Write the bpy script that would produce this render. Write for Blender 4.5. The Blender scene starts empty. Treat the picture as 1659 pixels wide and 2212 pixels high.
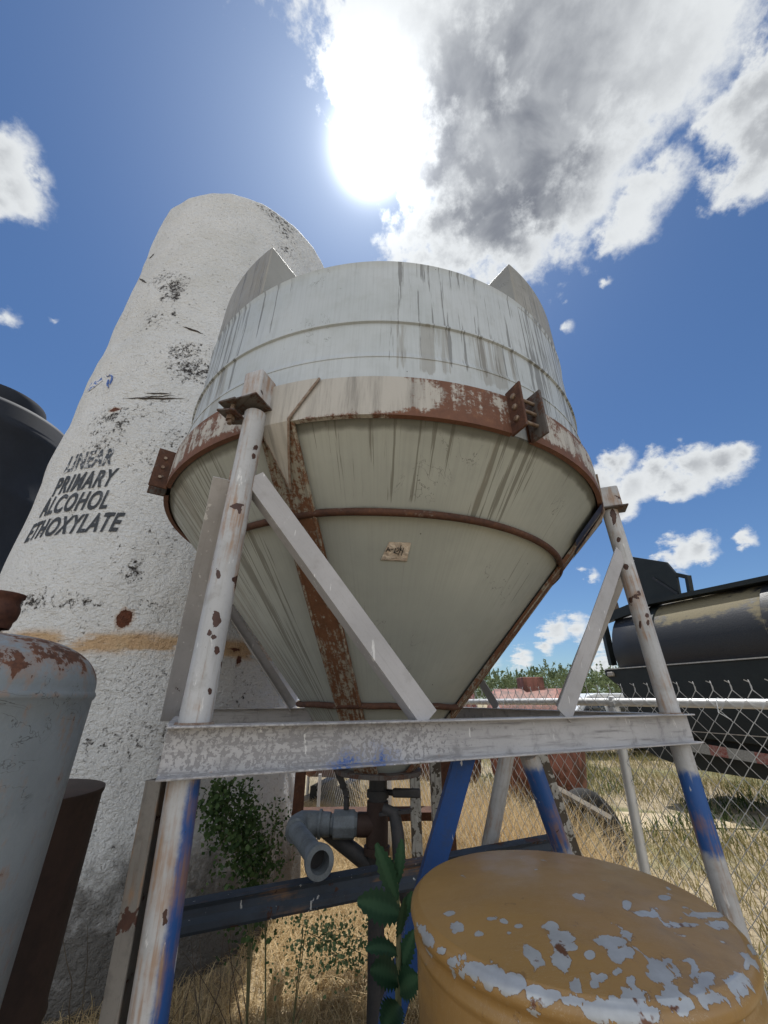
import bpy, math, random
import numpy as np
from mathutils import Vector, Matrix, noise
random.seed(7); rng = np.random.default_rng(7)
sc = bpy.context.scene
R = math.radians
# ------------------------------------------------------------------ camera
CH = 1.9                       # camera height; "rel" heights below are measured from it
PITCH = R(25.95)
cam_d = bpy.data.cameras.new('camera'); cam = bpy.data.objects.new('camera', cam_d)
sc.collection.objects.link(cam); sc.camera = cam
cam.location = (0, 0, CH); cam.rotation_euler = (math.pi/2 + PITCH, 0, 0)
cam_d.sensor_fit = 'HORIZONTAL'; cam_d.sensor_width = 36; cam_d.lens = 36*830/1659
cam_d.clip_start = .02; cam_d.clip_end = 3000
# ------------------------------------------------------------------ sun, exposure
SUN_EL, SUN_AZ = R(69.4), R(-4.0)            # azimuth from +Y towards +X
SUN = Vector((math.sin(SUN_AZ)*math.cos(SUN_EL), math.cos(SUN_AZ)*math.cos(SUN_EL), math.sin(SUN_EL)))
sd = bpy.data.lights.new('sun', 'SUN'); so = bpy.data.objects.new('sun', sd); sc.collection.objects.link(so)
sd.energy = 4.0; sd.angle = R(.6); sd.color = (1, .975, .93)
so.rotation_euler = (-SUN).to_track_quat('-Z', 'Y').to_euler(); so.location = (0, 0, 20)
vs = sc.view_settings; vs.view_transform = 'Standard'; vs.look = 'None'; vs.gamma = 1; vs.exposure = 0.36

# ------------------------------------------------------------------ node helper
class G:
    def __init__(s, nt): s.nt = nt; s.n = nt.nodes; s.l = nt.links
    def new(s, t, **k):
        nd = s.n.new(t)
        for a, v in k.items(): setattr(nd, a, v)
        return nd
    def put(s, sock, v):
        if v is None: return
        if hasattr(v, 'is_output') or isinstance(v, bpy.types.NodeSocket): s.l.new(v, sock)
        elif isinstance(v, (tuple, list)) and sock.type == 'RGBA' and len(v) == 3: sock.default_value = (*v, 1)
        else: sock.default_value = v
    def m(s, op, a, b=None, c=None, clamp=False):
        nd = s.new('ShaderNodeMath', operation=op, use_clamp=clamp)
        s.put(nd.inputs[0], a); s.put(nd.inputs[1], b); s.put(nd.inputs[2], c); return nd.outputs[0]
    def vm(s, op, a, b=None):
        nd = s.new('ShaderNodeVectorMath', operation=op); s.put(nd.inputs[0], a); s.put(nd.inputs[1], b)
        return nd.outputs['Value'] if op in ('LENGTH', 'DISTANCE', 'DOT_PRODUCT') else nd.outputs[0]
    def coord(s, k='Object'):
        return s.new('ShaderNodeTexCoord').outputs[k]
    def map(s, v, scale=(1, 1, 1), loc=(0, 0, 0)):
        nd = s.new('ShaderNodeMapping'); s.put(nd.inputs[0], v); nd.inputs['Scale'].default_value = scale; nd.inputs['Location'].default_value = loc
        return nd.outputs[0]
    def noise(s, v, scale=5, detail=4, rough=.55, dist=0, col=False):
        nd = s.new('ShaderNodeTexNoise'); s.put(nd.inputs['Vector'], v); nd.inputs['Scale'].default_value = scale
        nd.inputs['Detail'].default_value = detail; nd.inputs['Roughness'].default_value = rough; nd.inputs['Distortion'].default_value = dist
        return nd.outputs['Color' if col else 'Fac']
    def voro(s, v, scale=5, feature='F1', rnd=1):
        nd = s.new('ShaderNodeTexVoronoi', feature=feature); s.put(nd.inputs['Vector'], v); nd.inputs['Scale'].default_value = scale; nd.inputs['Randomness'].default_value = rnd
        return nd.outputs['Distance']
    def rng(s, v, a, b, c=0, d=1, smooth=True):
        nd = s.new('ShaderNodeMapRange', interpolation_type='SMOOTHSTEP' if smooth else 'LINEAR')
        s.put(nd.inputs[0], v); s.put(nd.inputs[1], a); s.put(nd.inputs[2], b); nd.inputs[3].default_value = c; nd.inputs[4].default_value = d
        return nd.outputs[0]
    def mix(s, f, a, b, mode='MIX'):
        nd = s.new('ShaderNodeMix', data_type='RGBA', blend_type=mode); s.put(nd.inputs[0], f); s.put(nd.inputs[6], a); s.put(nd.inputs[7], b)
        return nd.outputs[2]
    def attr(s, n): return s.new('ShaderNodeAttribute', attribute_name=n).outputs['Fac']
    def acol(s, n): return s.new('ShaderNodeAttribute', attribute_name=n).outputs['Color']
    def bump(s, h, strength=.3, dist=.01, normal=None):
        nd = s.new('ShaderNodeBump'); s.put(nd.inputs['Height'], h); nd.inputs['Strength'].default_value = strength; nd.inputs['Distance'].default_value = dist
        if normal is not None: s.l.new(normal, nd.inputs['Normal'])
        return nd.outputs[0]
def newmat(name):
    m = bpy.data.materials.new(name); m.use_nodes = True; g = G(m.node_tree)
    b = m.node_tree.nodes['Principled BSDF']; return m, g, b

# ------------------------------------------------------------------ world: nishita sky with clouds
PXC, PYC, F = 829.5, 1106.0, 830.0
cp, sp = math.cos(PITCH), math.sin(PITCH)
def ray(px, py):
    dx, dy = (px-PXC)/F, (PYC-py)/F
    return Vector((dx, cp - sp*dy, sp + cp*dy))
def at(px, py, Y):               # world point seen at that place of the photo, Y metres north of the camera
    d = ray(px, py); return Vector((d.x/d.y*Y, Y, d.z/d.y*Y + CH))
def proj(v):
    y, z = v[1], v[2]-CH; zc_ = y*cp+z*sp; up_ = -y*sp+z*cp
    return (PXC+F*v[0]/zc_, PYC-F*up_/zc_) if zc_ > .05 else (-9e3, -9e3)
def pxmask(L_):                  # weathering marks placed where the photograph shows them on the surface
    def f(v, u=None):
        x, y = proj(v); b_ = 0
        for (cx, cy, rx, ry, *k) in L_:
            d = ((x-cx)/rx)**2+((y-cy)/ry)**2
            if d < 6: b_ = max(b_, (k[0] if k else 1)*math.exp(-d*.8))
        return b_
    return f
w = bpy.data.worlds.new('World'); sc.world = w; w.use_nodes = True
wg = G(w.node_tree); bg = w.node_tree.nodes['Background']
sky = wg.new('ShaderNodeTexSky', sky_type='NISHITA'); sky.sun_disc = False
sky.sun_elevation = SUN_EL; sky.sun_rotation = SUN_AZ; sky.air_density = 1.0; sky.dust_density = .4; sky.ozone_density = 2.5
D = wg.coord('Generated')
nrm = wg.vm('NORMALIZE', D)
sep = wg.new('ShaderNodeSeparateXYZ'); wg.put(sep.inputs[0], nrm)
zc = wg.m('MAXIMUM', wg.m('ADD', sep.outputs[2], .12), .05)
cmb = wg.new('ShaderNodeCombineXYZ'); wg.put(cmb.inputs[0], wg.m('DIVIDE', sep.outputs[0], zc)); wg.put(cmb.inputs[1], wg.m('DIVIDE', sep.outputs[1], zc))
plane = cmb.outputs[0]
# blobs: (photo x, photo y, angular radius, weight)
BL = [(1010,150,.19,1),(1150,60,.22,1),(1230,180,.17,1),(1130,300,.24,1.05),(960,330,.14,.95),(1330,60,.2,1),(1410,20,.13,.85),(1370,160,.11,.8),(1240,330,.12,.85),
      (900,80,.12,.9),(800,40,.1,.95),(770,130,.09,.9),(1180,420,.17,.9),(1060,470,.16,.9),(950,500,.12,.8),(1110,540,.1,.75),(880,520,.07,.6),(1230,470,.08,.6),
      (1640,170,.085,.85),(1590,235,.07,.8),(1665,260,.10,.85),(1540,245,.045,.6),(1720,120,.12,.8),(1680,330,.05,.6),
      (1410,400,.065,.72),(1370,460,.06,.72),(1320,510,.05,.6),(1425,360,.045,.6),
      (0,320,.055,.75),(30,390,.05,.75),(5,440,.035,.65),(75,370,.03,.55),(60,435,.03,.55),(-60,360,.09,.85),
      (20,690,.02,.42),(115,706,.012,.38),(1222,712,.019,.48),(1232,660,.012,.42),(1310,610,.013,.42),
      (1330,1000,.045,.8),(1300,1060,.06,.8),(1370,1050,.05,.85),(1430,1020,.05,.9),(1500,1010,.06,.9),(1560,1000,.05,.85),(1600,985,.035,.7),(1350,1090,.045,.75),(1460,1050,.04,.8),
      (1470,1190,.04,.75),(1520,1180,.04,.8),(1440,1200,.03,.6),(1540,1200,.025,.6),(1608,1158,.02,.6),(1280,1240,.02,.5),
      (1200,1360,.04,.65),(1240,1350,.035,.65),(1180,1395,.03,.6),(1290,1370,.04,.6),(1120,1420,.03,.55),(1050,1425,.03,.5),(1300,1430,.04,.55),(1400,1440,.06,.5),(600,1440,.08,.5),(300,1420,.08,.5),(1700,1420,.09,.6),
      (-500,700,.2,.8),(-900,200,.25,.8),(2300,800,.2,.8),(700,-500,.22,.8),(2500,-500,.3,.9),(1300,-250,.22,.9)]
warp1 = wg.noise(plane, 3.5, 6, .6, 0, True); warp2 = wg.noise(nrm, 11, 6, .62, 0, True)
wv = wg.vm('ADD', wg.vm('MULTIPLY', wg.vm('SUBTRACT', warp1, (.5,.5,.5)), (.10,.10,.10)), wg.vm('MULTIPLY', wg.vm('SUBTRACT', warp2, (.5,.5,.5)), (.16,.16,.16)))
big = wg.vm('ADD', nrm, wg.vm('MULTIPLY', wv, (.9,.9,.9))); small = wg.vm('ADD', nrm, wg.vm('MULTIPLY', wv, (.45,.45,.45)))
acc = None
for (x, y, r, k) in BL:
    d = ray(x, y).normalized()
    dist = wg.vm('DISTANCE', big if r > .07 else small, tuple(d))
    f = wg.m('MULTIPLY_ADD', dist, -k/r, k)         # k at centre, 0 at the rim
    acc = f if acc is None else wg.m('SMOOTH_MAX', acc, f, .18)
acc = wg.m('MAXIMUM', acc, wg.rng(wg.m('MULTIPLY', sep.outputs[1], -1), .0, .5, -2.5, .75))  # unseen cloud cover behind the camera, added as fill light
fine = wg.noise(nrm, 22, 7, .62); fine2 = wg.noise(plane, 7, 5, .6)
wisp = wg.noise(nrm, 60, 5, .65)
dens = wg.m('ADD', acc, wg.m('MULTIPLY_ADD', fine, 1.0, -.5))
dens = wg.m('ADD', dens, wg.m('MULTIPLY_ADD', fine2, .6, -.3))
acc0 = dens
dens = wg.m('ADD', dens, wg.m('MULTIPLY_ADD', wisp, .2, -.1))
alpha = wg.rng(dens, .02, .42)
lowd = wg.m('ADD', acc, wg.m('MULTIPLY_ADD', wg.noise(nrm, 4, 4, .5, .3), 1.0, -.45))
thick = wg.rng(lowd, .20, .85)
soft = wg.noise(nrm, 9, 5, .52, .4)
shade = wg.m('MULTIPLY', thick, wg.rng(soft, .30, .62, .35, 1))
for (x_, y_, r0_, r1_) in ((785, 60, .03, .17), (1330,520,.05,.12)):
    shade = wg.m('MULTIPLY', shade, wg.rng(wg.vm('DISTANCE', big, tuple(ray(x_, y_).normalized())), r0_, r1_, .15, 1))
dsun = wg.m('MAXIMUM', wg.vm('DOT_PRODUCT', nrm, tuple(SUN)), 0)
glow = wg.m('POWER', dsun, 260); glow2 = wg.m('POWER', dsun, 900); glow3 = wg.m('POWER', dsun, 14)
core = wg.m('MULTIPLY', wg.rng(wg.vm('DISTANCE', big, tuple(ray(1100, 330).normalized())), .30, .10, 0, 1), wg.rng(soft, .25, .6, .55, 1))
shade = wg.m('MAXIMUM', wg.m('MULTIPLY', shade, .55), core)
shade = wg.m('MULTIPLY', shade, wg.rng(dens, .25, .8))
ccol = wg.mix(shade, (6.0, 6.2, 6.3), (1.15, 1.25, 1.5))
cb = wg.m('ADD', wg.m('MULTIPLY_ADD', glow, 3.2, .9), wg.rng(wg.m('MULTIPLY', sep.outputs[1], -1), 0, .6, 0, .9))  # the added clouds behind the camera are brightened for more fill
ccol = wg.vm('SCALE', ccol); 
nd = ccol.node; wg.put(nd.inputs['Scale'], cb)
skyc = wg.vm('MULTIPLY', sky.outputs[0], (.40, .53, .66))
sk = skyc.node
hz = wg.m('POWER', wg.m('SUBTRACT', 1, wg.m('MAXIMUM', sep.outputs[2], 0)), 7)
skyc = wg.mix(1.0, skyc, wg.mix(hz, (0,0,0), (.5,.45,.3)), 'ADD')
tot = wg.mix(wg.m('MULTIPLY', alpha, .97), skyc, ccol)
gl = wg.m('MULTIPLY_ADD', glow2, 50, wg.m('MULTIPLY', wg.m('POWER', dsun, 180), 1.7))
gv = wg.new('ShaderNodeVectorMath', operation='SCALE'); gv.inputs[0].default_value = (.95, .98, 1); wg.put(gv.inputs['Scale'], wg.m('MULTIPLY_ADD', glow3, .9, gl))
tot = wg.mix(1.0, tot, gv.outputs[0], 'ADD')
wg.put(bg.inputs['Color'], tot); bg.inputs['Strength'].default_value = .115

# ------------------------------------------------------------------ mesh helpers
COL = sc.collection
def props(o, label=None, cat=None, group=None, kind=None):
    for k, v in (('label', label), ('category', cat), ('group', group), ('kind', kind)):
        if v: o[k] = v
    return o
def thing(name, label, cat, loc=(0, 0, 0), group=None):
    o = bpy.data.objects.new(name, None); COL.objects.link(o); o.location = loc; o.empty_display_size = .1
    return props(o, label, cat, group)
def frame_of(d, up=Vector((0, 0, 1))):
    d = Vector(d).normalized(); up = Vector(up)
    if abs(d.dot(up)) > .98: up = Vector((0, 1, 0))
    s = d.cross(up).normalized(); u = s.cross(d).normalized(); return d, s, u
class MB:
    def __init__(s): s.v = []; s.f = []; s.uv = []; s.at = {}
    def add(s, verts, faces, uvs=None):
        o = len(s.v); s.v += [tuple(v) for v in verts]
        s.f += [tuple(i+o for i in f) for f in faces]
        s.uv += list(uvs) if uvs is not None else [(v[0]+v[1], v[2]) for v in verts]
        return s
    def box(s, c, size, rot=None):
        c = Vector(c); h = [q/2 for q in size]; M = rot or Matrix.Identity(3)
        vs_ = [c + M @ Vector((x*h[0], y*h[1], z*h[2])) for x in (-1, 1) for y in (-1, 1) for z in (-1, 1)]
        return s.add(vs_, [(0,1,3,2),(4,6,7,5),(0,4,5,1),(2,3,7,6),(0,2,6,4),(1,5,7,3)])
    def bar(s, p0, p1, w_, h_, up=(0, 0, 1)):      # w_ along side, h_ along up
        p0, p1 = Vector(p0), Vector(p1); d, sd_, u = frame_of(p1-p0, up)
        n = max(1, int((p1-p0).length/.12)); vs_, uv, fs = [], [], []
        for k in range(n+1):
            c = p0.lerp(p1, k/n)
            for j, (a, b) in enumerate(((-1,-1),(1,-1),(1,1),(-1,1))):
                vs_.append(c + sd_*(a*w_/2) + u*(b*h_/2)); uv.append((j*(w_+h_)/2, (p1-p0).length*k/n))
        for k in range(n):
            for j in range(4): a, b = k*4+j, k*4+(j+1) % 4; fs.append((a, b, b+4, a+4))
        fs += [(3,2,1,0), tuple(n*4+j for j in range(4))]
        return s.add(vs_, fs, uv)
    def prof(s, p0, p1, pts, up=(0, 0, 1)):        # extrude a closed 2D profile (side, up)
        p0, p1 = Vector(p0), Vector(p1); d, sd_, u = frame_of(p1-p0, up); m = len(pts)
        n = max(1, int((p1-p0).length/.15)); vs_, uv, fs = [], [], []; acc_ = [0]
        for j in range(m): acc_.append(acc_[-1] + math.dist(pts[j], pts[(j+1) % m]))
        for k in range(n+1):
            c = p0.lerp(p1, k/n)
            for j, (a, b) in enumerate(pts): vs_.append(c + sd_*a + u*b); uv.append((acc_[j], (p1-p0).length*k/n))
        for k in range(n):
            for j in range(m): a, b = k*m+j, k*m+(j+1) % m; fs.append((a, b, b+m, a+m))
        fs += [tuple(reversed(range(m))), tuple(n*m+j for j in range(m))]
        return s.add(vs_, fs, uv)
    def tube(s, pts, r, seg=16, caps=True, closed=False):
        pts = [Vector(p) for p in pts]; n = len(pts); rs = r if isinstance(r, (list, tuple)) else [r]*n
        base = len(s.v); vs_, uv, fs = [], [], []; L = 0; prev = None; tl = (pts[-1]-pts[0]).normalized() if (pts[-1]-pts[0]).length > 1e-6 else Vector((0, 0, 1))
        for i, p in enumerate(pts):
            a = pts[i-1] if (i > 0 or closed) else p; b = pts[(i+1) % n] if (i < n-1 or closed) else p
            t = (b-a).normalized() if (b-a).length > 1e-7 else tl
            if i and not closed and t.dot(tl) < -.2: t = -t
            tl = t
            if prev is None: _, e1, e2 = frame_of(t); e2 = t.cross(e1)
            else:
                e1 = (prev - t*prev.dot(t)).normalized(); e2 = t.cross(e1)
            prev = e1
            if i: L += (p-pts[i-1]).length
            for k in range(seg):
                an = 2*math.pi*k/seg; vs_.append(p + (e1*math.cos(an) + e2*math.sin(an))*rs[i]); uv.append((k/seg*2*math.pi*rs[i], L))
        for i in range(n if closed else n-1):
            for k in range(seg):
                a, b = i*seg+k, i*seg+(k+1) % seg; c, d = ((i+1) % n)*seg+(k+1) % seg, ((i+1) % n)*seg+k
                fs.append((a, b, c, d))
        if caps and not closed: fs += [tuple(reversed(range(seg))), tuple((n-1)*seg+k for k in range(seg))]
        return s.add(vs_, fs, uv)
    def lathe(s, c, prof, seg=64, a0=-270, a1=90, disp=None, closed=None):
        full = abs(a1-a0-360) < 1e-6 if closed is None else closed
        na = seg+1; vs_, uv, fs = [], [], []
        for (r, z) in prof:
            for k in range(na):
                a = R(a0 + (a1-a0)*k/seg); rr = r + (disp(a, z) if disp else 0)
                vs_.append((c[0]+rr*math.cos(a), c[1]+rr*math.sin(a), c[2]+z)); uv.append((a, z))
        for i in range(len(prof)-1):
            for k in range(seg): a = i*na+k; fs.append((a, a+1, a+1+na, a+na))
        s.add(vs_, fs, uv)
        if full: s.weld = True
        return s
    weld = False
    def build(s, name, mat, parent=None, smooth=True, bevel=0, origin=None, attrs=None, ang=40):
        o0 = Vector(parent.matrix_world.translation if False else (0, 0, 0))
        q = parent; 
        while q is not None: o0 = o0 + Vector(q.location); q = q.parent
        if parent is None and origin is not None: o0 = Vector(origin)
        me = bpy.data.meshes.new(name)
        V = [tuple(Vector(v)-o0) for v in s.v]
        me.from_pydata(V, [], s.f); me.update()
        uvl = me.uv_layers.new(name='UVMap'); li = np.empty(len(me.loops), dtype=np.int32); me.loops.foreach_get('vertex_index', li)
        uvl.data.foreach_set('uv', np.array(s.uv, dtype=np.float32)[li].ravel())
        for an, fn in (attrs or {}).items():
            a = me.attributes.new(an, 'FLOAT', 'POINT')
            a.data.foreach_set('value', np.array([fn(v, u) for v, u in zip(s.v, s.uv)], dtype=np.float32))
        me.materials.append(mat)
        import bmesh
        bm = bmesh.new(); bm.from_mesh(me)
        if s.weld: bmesh.ops.remove_doubles(bm, verts=bm.verts, dist=1e-5)
        bmesh.ops.recalc_face_normals(bm, faces=bm.faces); bm.to_mesh(me); bm.free()
        if smooth:
            me.shade_smooth(); me.set_sharp_from_angle(angle=R(ang))
        o = bpy.data.objects.new(name, me); COL.objects.link(o)
        if parent is not None: o.parent = parent
        else: o.location = o0
        if bevel:
            b = o.modifiers.new('bevel', 'BEVEL'); b.width = bevel; b.segments = 2; b.limit_method = 'ANGLE'; b.angle_limit = R(40)
        return o

# ------------------------------------------------------------------ materials
RUST = [(.040,.016,.010), (.115,.045,.024), (.23,.105,.05)]
def rust_col(g, v, sc_=12):
    n = g.noise(v, sc_, 6, .65); n2 = g.noise(v, sc_*6, 3, .6)
    t = g.m('MULTIPLY_ADD', n2, .4, g.m('MULTIPLY', n, .75))
    c = g.mix(g.rng(t, .38, .62), RUST[0], RUST[1]); return g.mix(g.rng(t, .6, .8), c, RUST[2])
def paint_mat(name, base, dirt=(.13,.12,.11), chip=.66, chipscale=6, rusty=.62, streak=.5, rough=.55, blue=None, spec=.4, chipcol=None, dirtamt=.55, metal=0):
    m, g, b = newmat(name); o = g.coord(); uv = g.coord('UV')
    big = g.noise(o, 2.2, 5, .6); med = g.noise(o, 14, 5, .6); strk = g.noise(g.map(uv, (26, 1.6, 1)), 2, 5, .6)
    fine = g.noise(o, 90, 3, .6)
    col = g.mix(g.rng(big, .3, .75), base, tuple(c*.78 for c in base))
    col = g.mix(g.m('MULTIPLY', g.rng(strk, .5, .75), streak*dirtamt), col, dirt)
    col = g.mix(g.m('MULTIPLY', g.rng(med, .52, .75), dirtamt*.7), col, dirt)
    col = g.mix(g.m('MULTIPLY', g.rng(fine, .55, .75), .25), col, dirt)
    if blue is not None:
        bf = g.m('ADD', g.attr('blue'), g.m('MULTIPLY_ADD', g.noise(o, 9, 6, .7), 1.0, -.5)); bf = g.m('SUBTRACT', bf, g.m('MULTIPLY', g.rng(strk, .5, .7), .25))
        col = g.mix(g.rng(bf, .3, .75), col, blue)
    wn = g.m('ADD', g.noise(g.map(o, (34, 34, 7)), 1, 5, .6), g.m('MULTIPLY', g.attr('scr'), .32)); col = g.mix(g.m('MULTIPLY', g.rng(wn, .66, .69), .8), col, (.66,.66,.66))
    # rust bleed then chips
    rb = g.m('ADD', g.m('MULTIPLY', g.noise(o, chipscale*.6, 5, .6), .65), g.m('MULTIPLY', strk, .35))
    col = g.mix(g.m('MULTIPLY', g.rng(rb, rusty-.05, rusty+.09), .75), col, g.mix(med, (.20,.085,.03), (.38,.22,.10)))
    cn = g.m('ADD', g.noise(o, chipscale, 7, .62, .3), g.m('MULTIPLY_ADD', g.attr('chips'), .30, 0))
    cf = g.rng(cn, chip, chip+.012)
    col = g.mix(cf, col, chipcol or g.mix(g.noise(o, 30, 5, .65), (.022,.012,.012), (.10,.045,.03)))
    g.put(b.inputs['Base Color'], col); g.put(b.inputs['Roughness'], g.rng(med, .2, .8, rough-.1, rough+.15))
    b.inputs['Specular IOR Level'].default_value = spec; b.inputs['Metallic'].default_value = metal
    h = g.m('ADD', g.m('MULTIPLY', cf, -.6), g.m('MULTIPLY', fine, .25)); h = g.m('ADD', h, g.m('MULTIPLY', med, .3))
    g.put(b.inputs['Normal'], g.bump(h, .5, .004)); return m
def rusty_mat(name, paint=(.42,.42,.42), amount=.5, tint=None, scale=5, stretch=(1, 1, 1), vstreak=.5, rough=.75):
    m, g, b = newmat(name); o = g.coord(); uv = g.coord('UV')
    n = g.noise(g.map(o, stretch), scale, 7, .68); s2 = g.noise(g.map(uv, (30, 1.2, 1)), 1.5, 5, .65)
    t = g.m('ADD', g.m('MULTIPLY', n, 1-vstreak*.5), g.m('MULTIPLY', s2, vstreak*.5))
    rc = rust_col(g, o, 10)
    if tint: rc = g.mix(.45, rc, tint)
    fine = g.noise(o, 70, 4, .65)
    pc = g.mix(g.rng(s2, .4, .75), paint, tuple(c*.55 for c in paint))
    tt = g.m('MULTIPLY_ADD', fine, .30, g.m('ADD', t, -.15)); tt = g.m('ADD', tt, g.m('MULTIPLY', g.attr('rust'), .3))
    f = g.rng(tt, .60-.3*amount, .68-.3*amount+.03)
    col = g.mix(f, pc, rc)
    g.put(b.inputs['Base Color'], col); b.inputs['Roughness'].default_value = rough; b.inputs['Specular IOR Level'].default_value = .3
    g.put(b.inputs['Normal'], g.bump(g.m('ADD', fine, g.m('MULTIPLY', f, .6)), .5, .003)); return m
def simple_mat(name, c1, c2, scale=8, rough=.6, metal=0, bump=.2, spec=.4, detail=5):
    m, g, b = newmat(name); o = g.coord(); n = g.noise(o, scale, detail, .6); n2 = g.noise(o, scale*9, 3, .6)
    col = g.mix(g.rng(g.m('MULTIPLY_ADD', n2, .3, g.m('MULTIPLY', n, .8)), .35, .75), c1, c2)
    g.put(b.inputs['Base Color'], col); b.inputs['Roughness'].default_value = rough; b.inputs['Metallic'].default_value = metal
    b.inputs['Specular IOR Level'].default_value = spec
    g.put(b.inputs['Normal'], g.bump(n2, bump, .003)); return m

# --- hopper shell (weathered gelcoat)
def fibre_mat(name, base, base2, cone=False):
    m, g, b = newmat(name); o = g.coord(); uv = g.coord('UV')
    big = g.noise(o, 1.3, 4, .55); med = g.noise(o, 9, 5, .6); fine = g.noise(o, 120, 3, .6)
    ax = 1.0 if not cone else .9
    s1 = g.noise(g.map(uv, (44*ax, .9, 1)), 1, 5, .62, .12); s2 = g.noise(g.map(uv, (20*ax, .5, 1), (3, 1, 0)), 1, 5, .6, .3)
    s3 = g.noise(g.map(uv, (120*ax, 2.2, 1), (9, 4, 0)), 1, 4, .6, .05)
    col = g.mix(g.rng(big, .3, .7), base, base2)
    col = g.mix(g.m('MULTIPLY', g.rng(s3, .4, .7), .38), col, tuple(c*.72 for c in base))
    col = g.mix(g.m('MULTIPLY', g.rng(med, .45, .8), .2), col, (.25,.26,.24))
    drip = g.attr('drip'); patch = g.attr('patch'); grime_shade = g.attr('grime_shade')
    dn = g.m('ADD', g.m('MULTIPLY_ADD', s1, .75, g.m('MULTIPLY', s3, .25)), g.m('MULTIPLY_ADD', drip, .24, -.24))
    df = g.m('MULTIPLY', g.rng(dn, .495, .53), .7)
    col = g.mix(df, col, (.115,.115,.112) if not cone else (.12,.115,.095))
    dn2 = g.m('ADD', s2, g.m('MULTIPLY_ADD', patch, .30, -.28))
    col = g.mix(g.m('MULTIPLY', g.rng(dn2, .50, .56), .5), col, (.21,.195,.165))
    col = g.mix(g.m('MULTIPLY', g.rng(g.m('ADD', g.m('MULTIPLY', med, .5), grime_shade), .55, 1.0), .75), col, (.06,.06,.05))
    sp_ = g.voro(o, 7); col = g.mix(g.m('MULTIPLY', g.rng(sp_, .035, .02), .8), col, (.05,.045,.04))
    crk = g.noise(g.map(o, (1, 1, .6)), 4.5, 5, .6, .5); cr = g.rng(g.m('ABSOLUTE', g.m('SUBTRACT', crk, .5)), .004, .0015)
    crm = g.rng(g.noise(o, 2.1, 2, .5), .58, .66); col = g.mix(g.m('MULTIPLY', g.m('MULTIPLY', cr, crm), .6), col, (.09,.09,.085))
    g.put(b.inputs['Base Color'], col); g.put(b.inputs['Roughness'], g.rng(med, .3, .7, .42, .6)); b.inputs['Specular IOR Level'].default_value = .35
    g.put(b.inputs['Normal'], g.bump(g.m('ADD', g.m('MULTIPLY', fine, .25), g.m('MULTIPLY', med, .4)), .35, .004)); return m
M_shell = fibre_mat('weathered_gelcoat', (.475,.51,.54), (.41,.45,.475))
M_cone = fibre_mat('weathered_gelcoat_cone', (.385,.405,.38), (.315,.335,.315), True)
M_band = rusty_mat('rusty_band_steel', (.44,.42,.39), .27, (.20,.105,.075), 6.5, (1, 1, 1.3), .75)
M_strap = rusty_mat('rusty_strap_steel', (.30,.28,.23), .58, (.19,.095,.05), 13, (2, 2, 1), .8)
M_hoop = rusty_mat('rusty_hoop_rod', (.2,.17,.15), .9, (.045,.03,.026), 8)
M_darkrust = rusty_mat('dark_rust_plate', (.11,.10,.095), .45, (.04,.03,.028), 8)
BLUE = (.022,.085,.28)
M_post = paint_mat('white_painted_pipe', (.47,.475,.49), (.21,.195,.18), .668, 5.5, .545, .95, .5, BLUE)
M_beam = paint_mat('grey_painted_beam', (.46,.455,.47), (.16,.155,.16), .60, 70, .66, .9, .55, (.02,.09,.32), dirtamt=.9, chipcol=(.26,.255,.265))
M_brace = paint_mat('grey_painted_brace', (.43,.42,.43), (.24,.23,.22), .70, 7, .66, .6, .55, BLUE, dirtamt=.45)
M_blue = paint_mat('blue_sprayed_steel', (.02,.075,.26), (.05,.06,.08), .70, 7, .74, .6, .5, None, dirtamt=.6)
M_weld = simple_mat('weld_bead', (.30,.26,.22), (.16,.09,.06), 30, .7)
M_bolt = simple_mat('bolt_steel', (.30,.24,.19), (.14,.08,.05), 40, .55, .5)
M_nav = simple_mat('blue_sheet', (.01,.02,.06), (.02,.03,.07), 5, .5)
M_tie = paint_mat('rusty_blue_tie_beam', (.045,.06,.085), (.04,.03,.028), .60, 5, .58, .6, .7, None)

# ------------------------------------------------------------------ ground
HC = Vector((-.04, 3.2, CH))       # hopper axis; rel heights are added to CH
def gh(x, y): return .05*noise.noise(Vector((x*.35, y*.35, 0))) + .02*noise.noise(Vector((x*1.7, y*1.7, 3)))
m_ground, g, b = newmat('dry_ground'); o = g.coord()
n1 = g.noise(o, .35, 5, .6); n2 = g.noise(o, 6, 6, .65); n3 = g.noise(o, 40, 4, .6)
c = g.mix(g.rng(n2, .35, .7), (.26,.205,.13), (.40,.33,.22)); c = g.mix(g.m('MULTIPLY', g.rng(n3, .5, .8), .5), c, (.09,.065,.04))
c = g.mix(g.m('MULTIPLY', g.rng(n1, .5, .62), g.rng(g.attr('far'), 0, 1, 0, .8)), c, g.mix(n2, (.07,.09,.03), (.20,.19,.08)))
g.put(b.inputs['Base Color'], c); b.inputs['Roughness'].default_value = .95; g.put(b.inputs['Normal'], g.bump(g.m('ADD', n2, n3), .8, .03))
mb = MB(); vs_, fs = [], []
xs = np.concatenate([-np.geomspace(1200, 9, 14), np.linspace(-8, 14, 89), np.geomspace(15, 1200, 14)]); ys = np.concatenate([[-200, -30, -6], np.linspace(-2, 22, 97), np.geomspace(23, 1400, 16)])
for yy in ys:
    for xx in xs: vs_.append((xx, yy, gh(xx, yy) if abs(xx) < 30 and yy < 40 else 0))
nx = len(xs)
for j in range(len(ys)-1):
    for i in range(nx-1): a = j*nx+i; fs.append((a, a+1, a+1+nx, a+nx))
mb.add(vs_, fs, [(v[0], v[1]) for v in vs_])
def fence_side(x, y): # >0 beyond the fence
    return ((x-2.3)*.888 + (y-2.573)*.459)
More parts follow.
